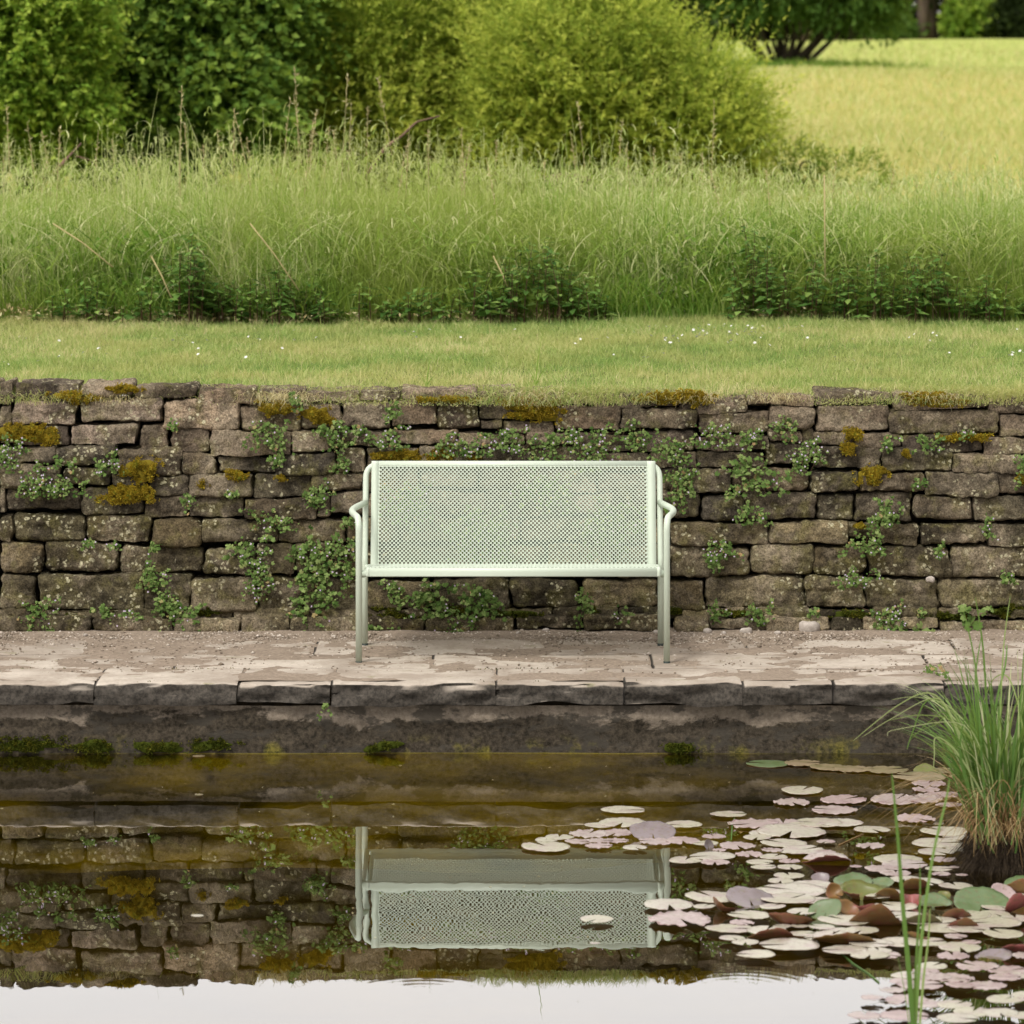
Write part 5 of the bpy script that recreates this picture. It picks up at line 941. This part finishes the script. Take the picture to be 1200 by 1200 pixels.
for (pts, wd_, tt) in [([(1152,985),(1135,900),(1112,835),(1088,812),(1050,828),(1000,868)],.007,.85),([(1155,980),(1140,905),(1118,845),(1095,818),(1045,842),(1010,864)],.005,.9),([(1150,990),(1128,890),(1108,830),(1085,822),(1068,862),(1063,878)],.007,.4),([(1160,980),(1138,900),(1110,838),(1090,845),(1066,868)],.005,.5),([(1165,985),(1160,900),(1120,848),(1080,838),(1042,844)],.005,.8),([(1170,980),(1150,880),(1115,830),(1075,817),(1045,820)],.004,.9),([(1168,990),(1150,930),(1120,880),(1097,864),(1095,885),(1094,900)],.007,.85),
    ([(1158,990),(1150,880),(1143,780),(1128,712)],.008,.35),([(1165,990),(1158,860),(1152,760),(1143,700)],.009,.3),([(1172,985),(1172,860),(1176,760),(1184,698)],.006,.75),([(1160,990),(1148,880),(1143,800),(1150,745)],.008,.3),([(1175,985),(1165,850),(1178,780),(1180,755)],.009,.35),([(1180,990),(1200,880),(1185,800),(1165,795),(1150,830)],.006,.8),([(1185,990),(1215,860),(1200,800),(1220,790)],.007,.5),([(1158,992),(1130,920),(1103,885)],.009,.45),([(1175,1000),(1185,900),(1196,820),(1200,760)],.009,.3),([(1190,1000),(1205,900),(1230,820)],.009,.35),([(1165,1000),(1140,940),(1125,880),(1135,820)],.010,.3),([(1150,1000),(1122,925),(1108,880)],.009,.35),([(1170,995),(1120,850),(1095,850),(1068,862)],.004,.7),([(1180,990),(1150,920),(1130,850),(1050,855),(1040,863)],.004,.95)]:
    pl_leaf(B, pts, wd_, D0-.10+rs.uniform(-.05,.06), rs.uniform(-.12,.12), tt)
B.v = [v-np.array(loc0) for v in B.v]
A.v += B.v; A.f += [f+A.n for f in B.f]; A.t += B.t; A.n += B.n; A.build('leaves', M['sedge'], root)
n = 300; a = rs.uniform(0,6.28,n); r = np.sqrt(rs.uniform(0,1,n)); V, Fq, T = blades(np.stack([np.cos(a)*r*.12, np.sin(a)*r*.11, .07+rs.uniform(0,.07,n)], -1), rs.uniform(.12,.42,n), a+rs.normal(0,.6,n), rs.uniform(.3,1.3,n), rs.uniform(.003,.007,n), 7, droop=.75); A = Acc(); A.add(V, Fq, T)
V, Fq, T = blades(np.stack([np.cos(a)*r*.13, -np.abs(np.sin(a))*r*.12, .10+rs.uniform(0,.05,n)], -1), rs.uniform(.05,.14,n), a*0-math.pi/2+rs.normal(0,.8,n), rs.uniform(.6,1.5,n), rs.uniform(.003,.006,n), 5, droop=1.0); A.add(V, Fq, T)
A.build('dead_leaves', M['deadsedge'], root)
U, W2 = np.meshgrid(np.linspace(0, 2*math.pi, 61)[:-1], np.linspace(0, 1, 24)); q = np.stack([np.cos(U)*(1-.75*W2**2.2)*.105, np.sin(U)*(1-.75*W2**2.2)*.09, -.05+W2*.17], -1).reshape(-1,3); q *= (1+.10*fbm(q*np.array([60,60,12]), 5, 3))[:,None]
i = np.arange(23)[:,None]*60+np.arange(60)[None,:]; j = np.arange(23)[:,None]*60+(np.arange(60)[None,:]+1)%60; A = Acc(); A.add(q, np.stack([i, j, j+60, i+60], -1).reshape(-1,4))
n = 2600; a = rs.uniform(0,6.28,n); V, Fq, T = blades(np.stack([np.cos(a)*.10, np.sin(a)*.088, rs.uniform(.03,.15,n)], -1), -rs.uniform(.03,.14,n), a+rs.normal(0,.7,n), -rs.uniform(.2,1.3,n), .0025, 4); A.add(V, Fq, T); A.build('root_mass', M['root'], root)
# foreground stems, rooted below the frame
root = empty('sedge_shoot', (XJ(1070, 11.1), 11.1, 0)); tag(root, 'few tall green shoots in front of the lily pads, nearest the camera', 'sedge'); l0 = Vector(root.location)
for (pts, wd_, tt) in [([(1071,1225),(1066,1150),(1058,1060),(1052,980),(1045,905)],.0195,.30),([(1072,1225),(1079,1110),(1092,1010),(1108,940),(1113,912)],.013,.55),([(1069,1225),(1074,1120),(1078,1060),(1078,1012)],.010,.35),([(1076,1225),(1082,1150),(1088,1100),(1090,1062)],.0095,.75),([(1067,1225),(1064,1190),(1058,1150),(1052,1120)],.004,.5)]:
    A = Acc(); pl_leaf(A, pts, wd_*.8, 11.05, rs.uniform(-.05,.05), tt, .05); A.v = [v-np.array(l0) for v in A.v]; A.build('blade', M['sedge'], root)
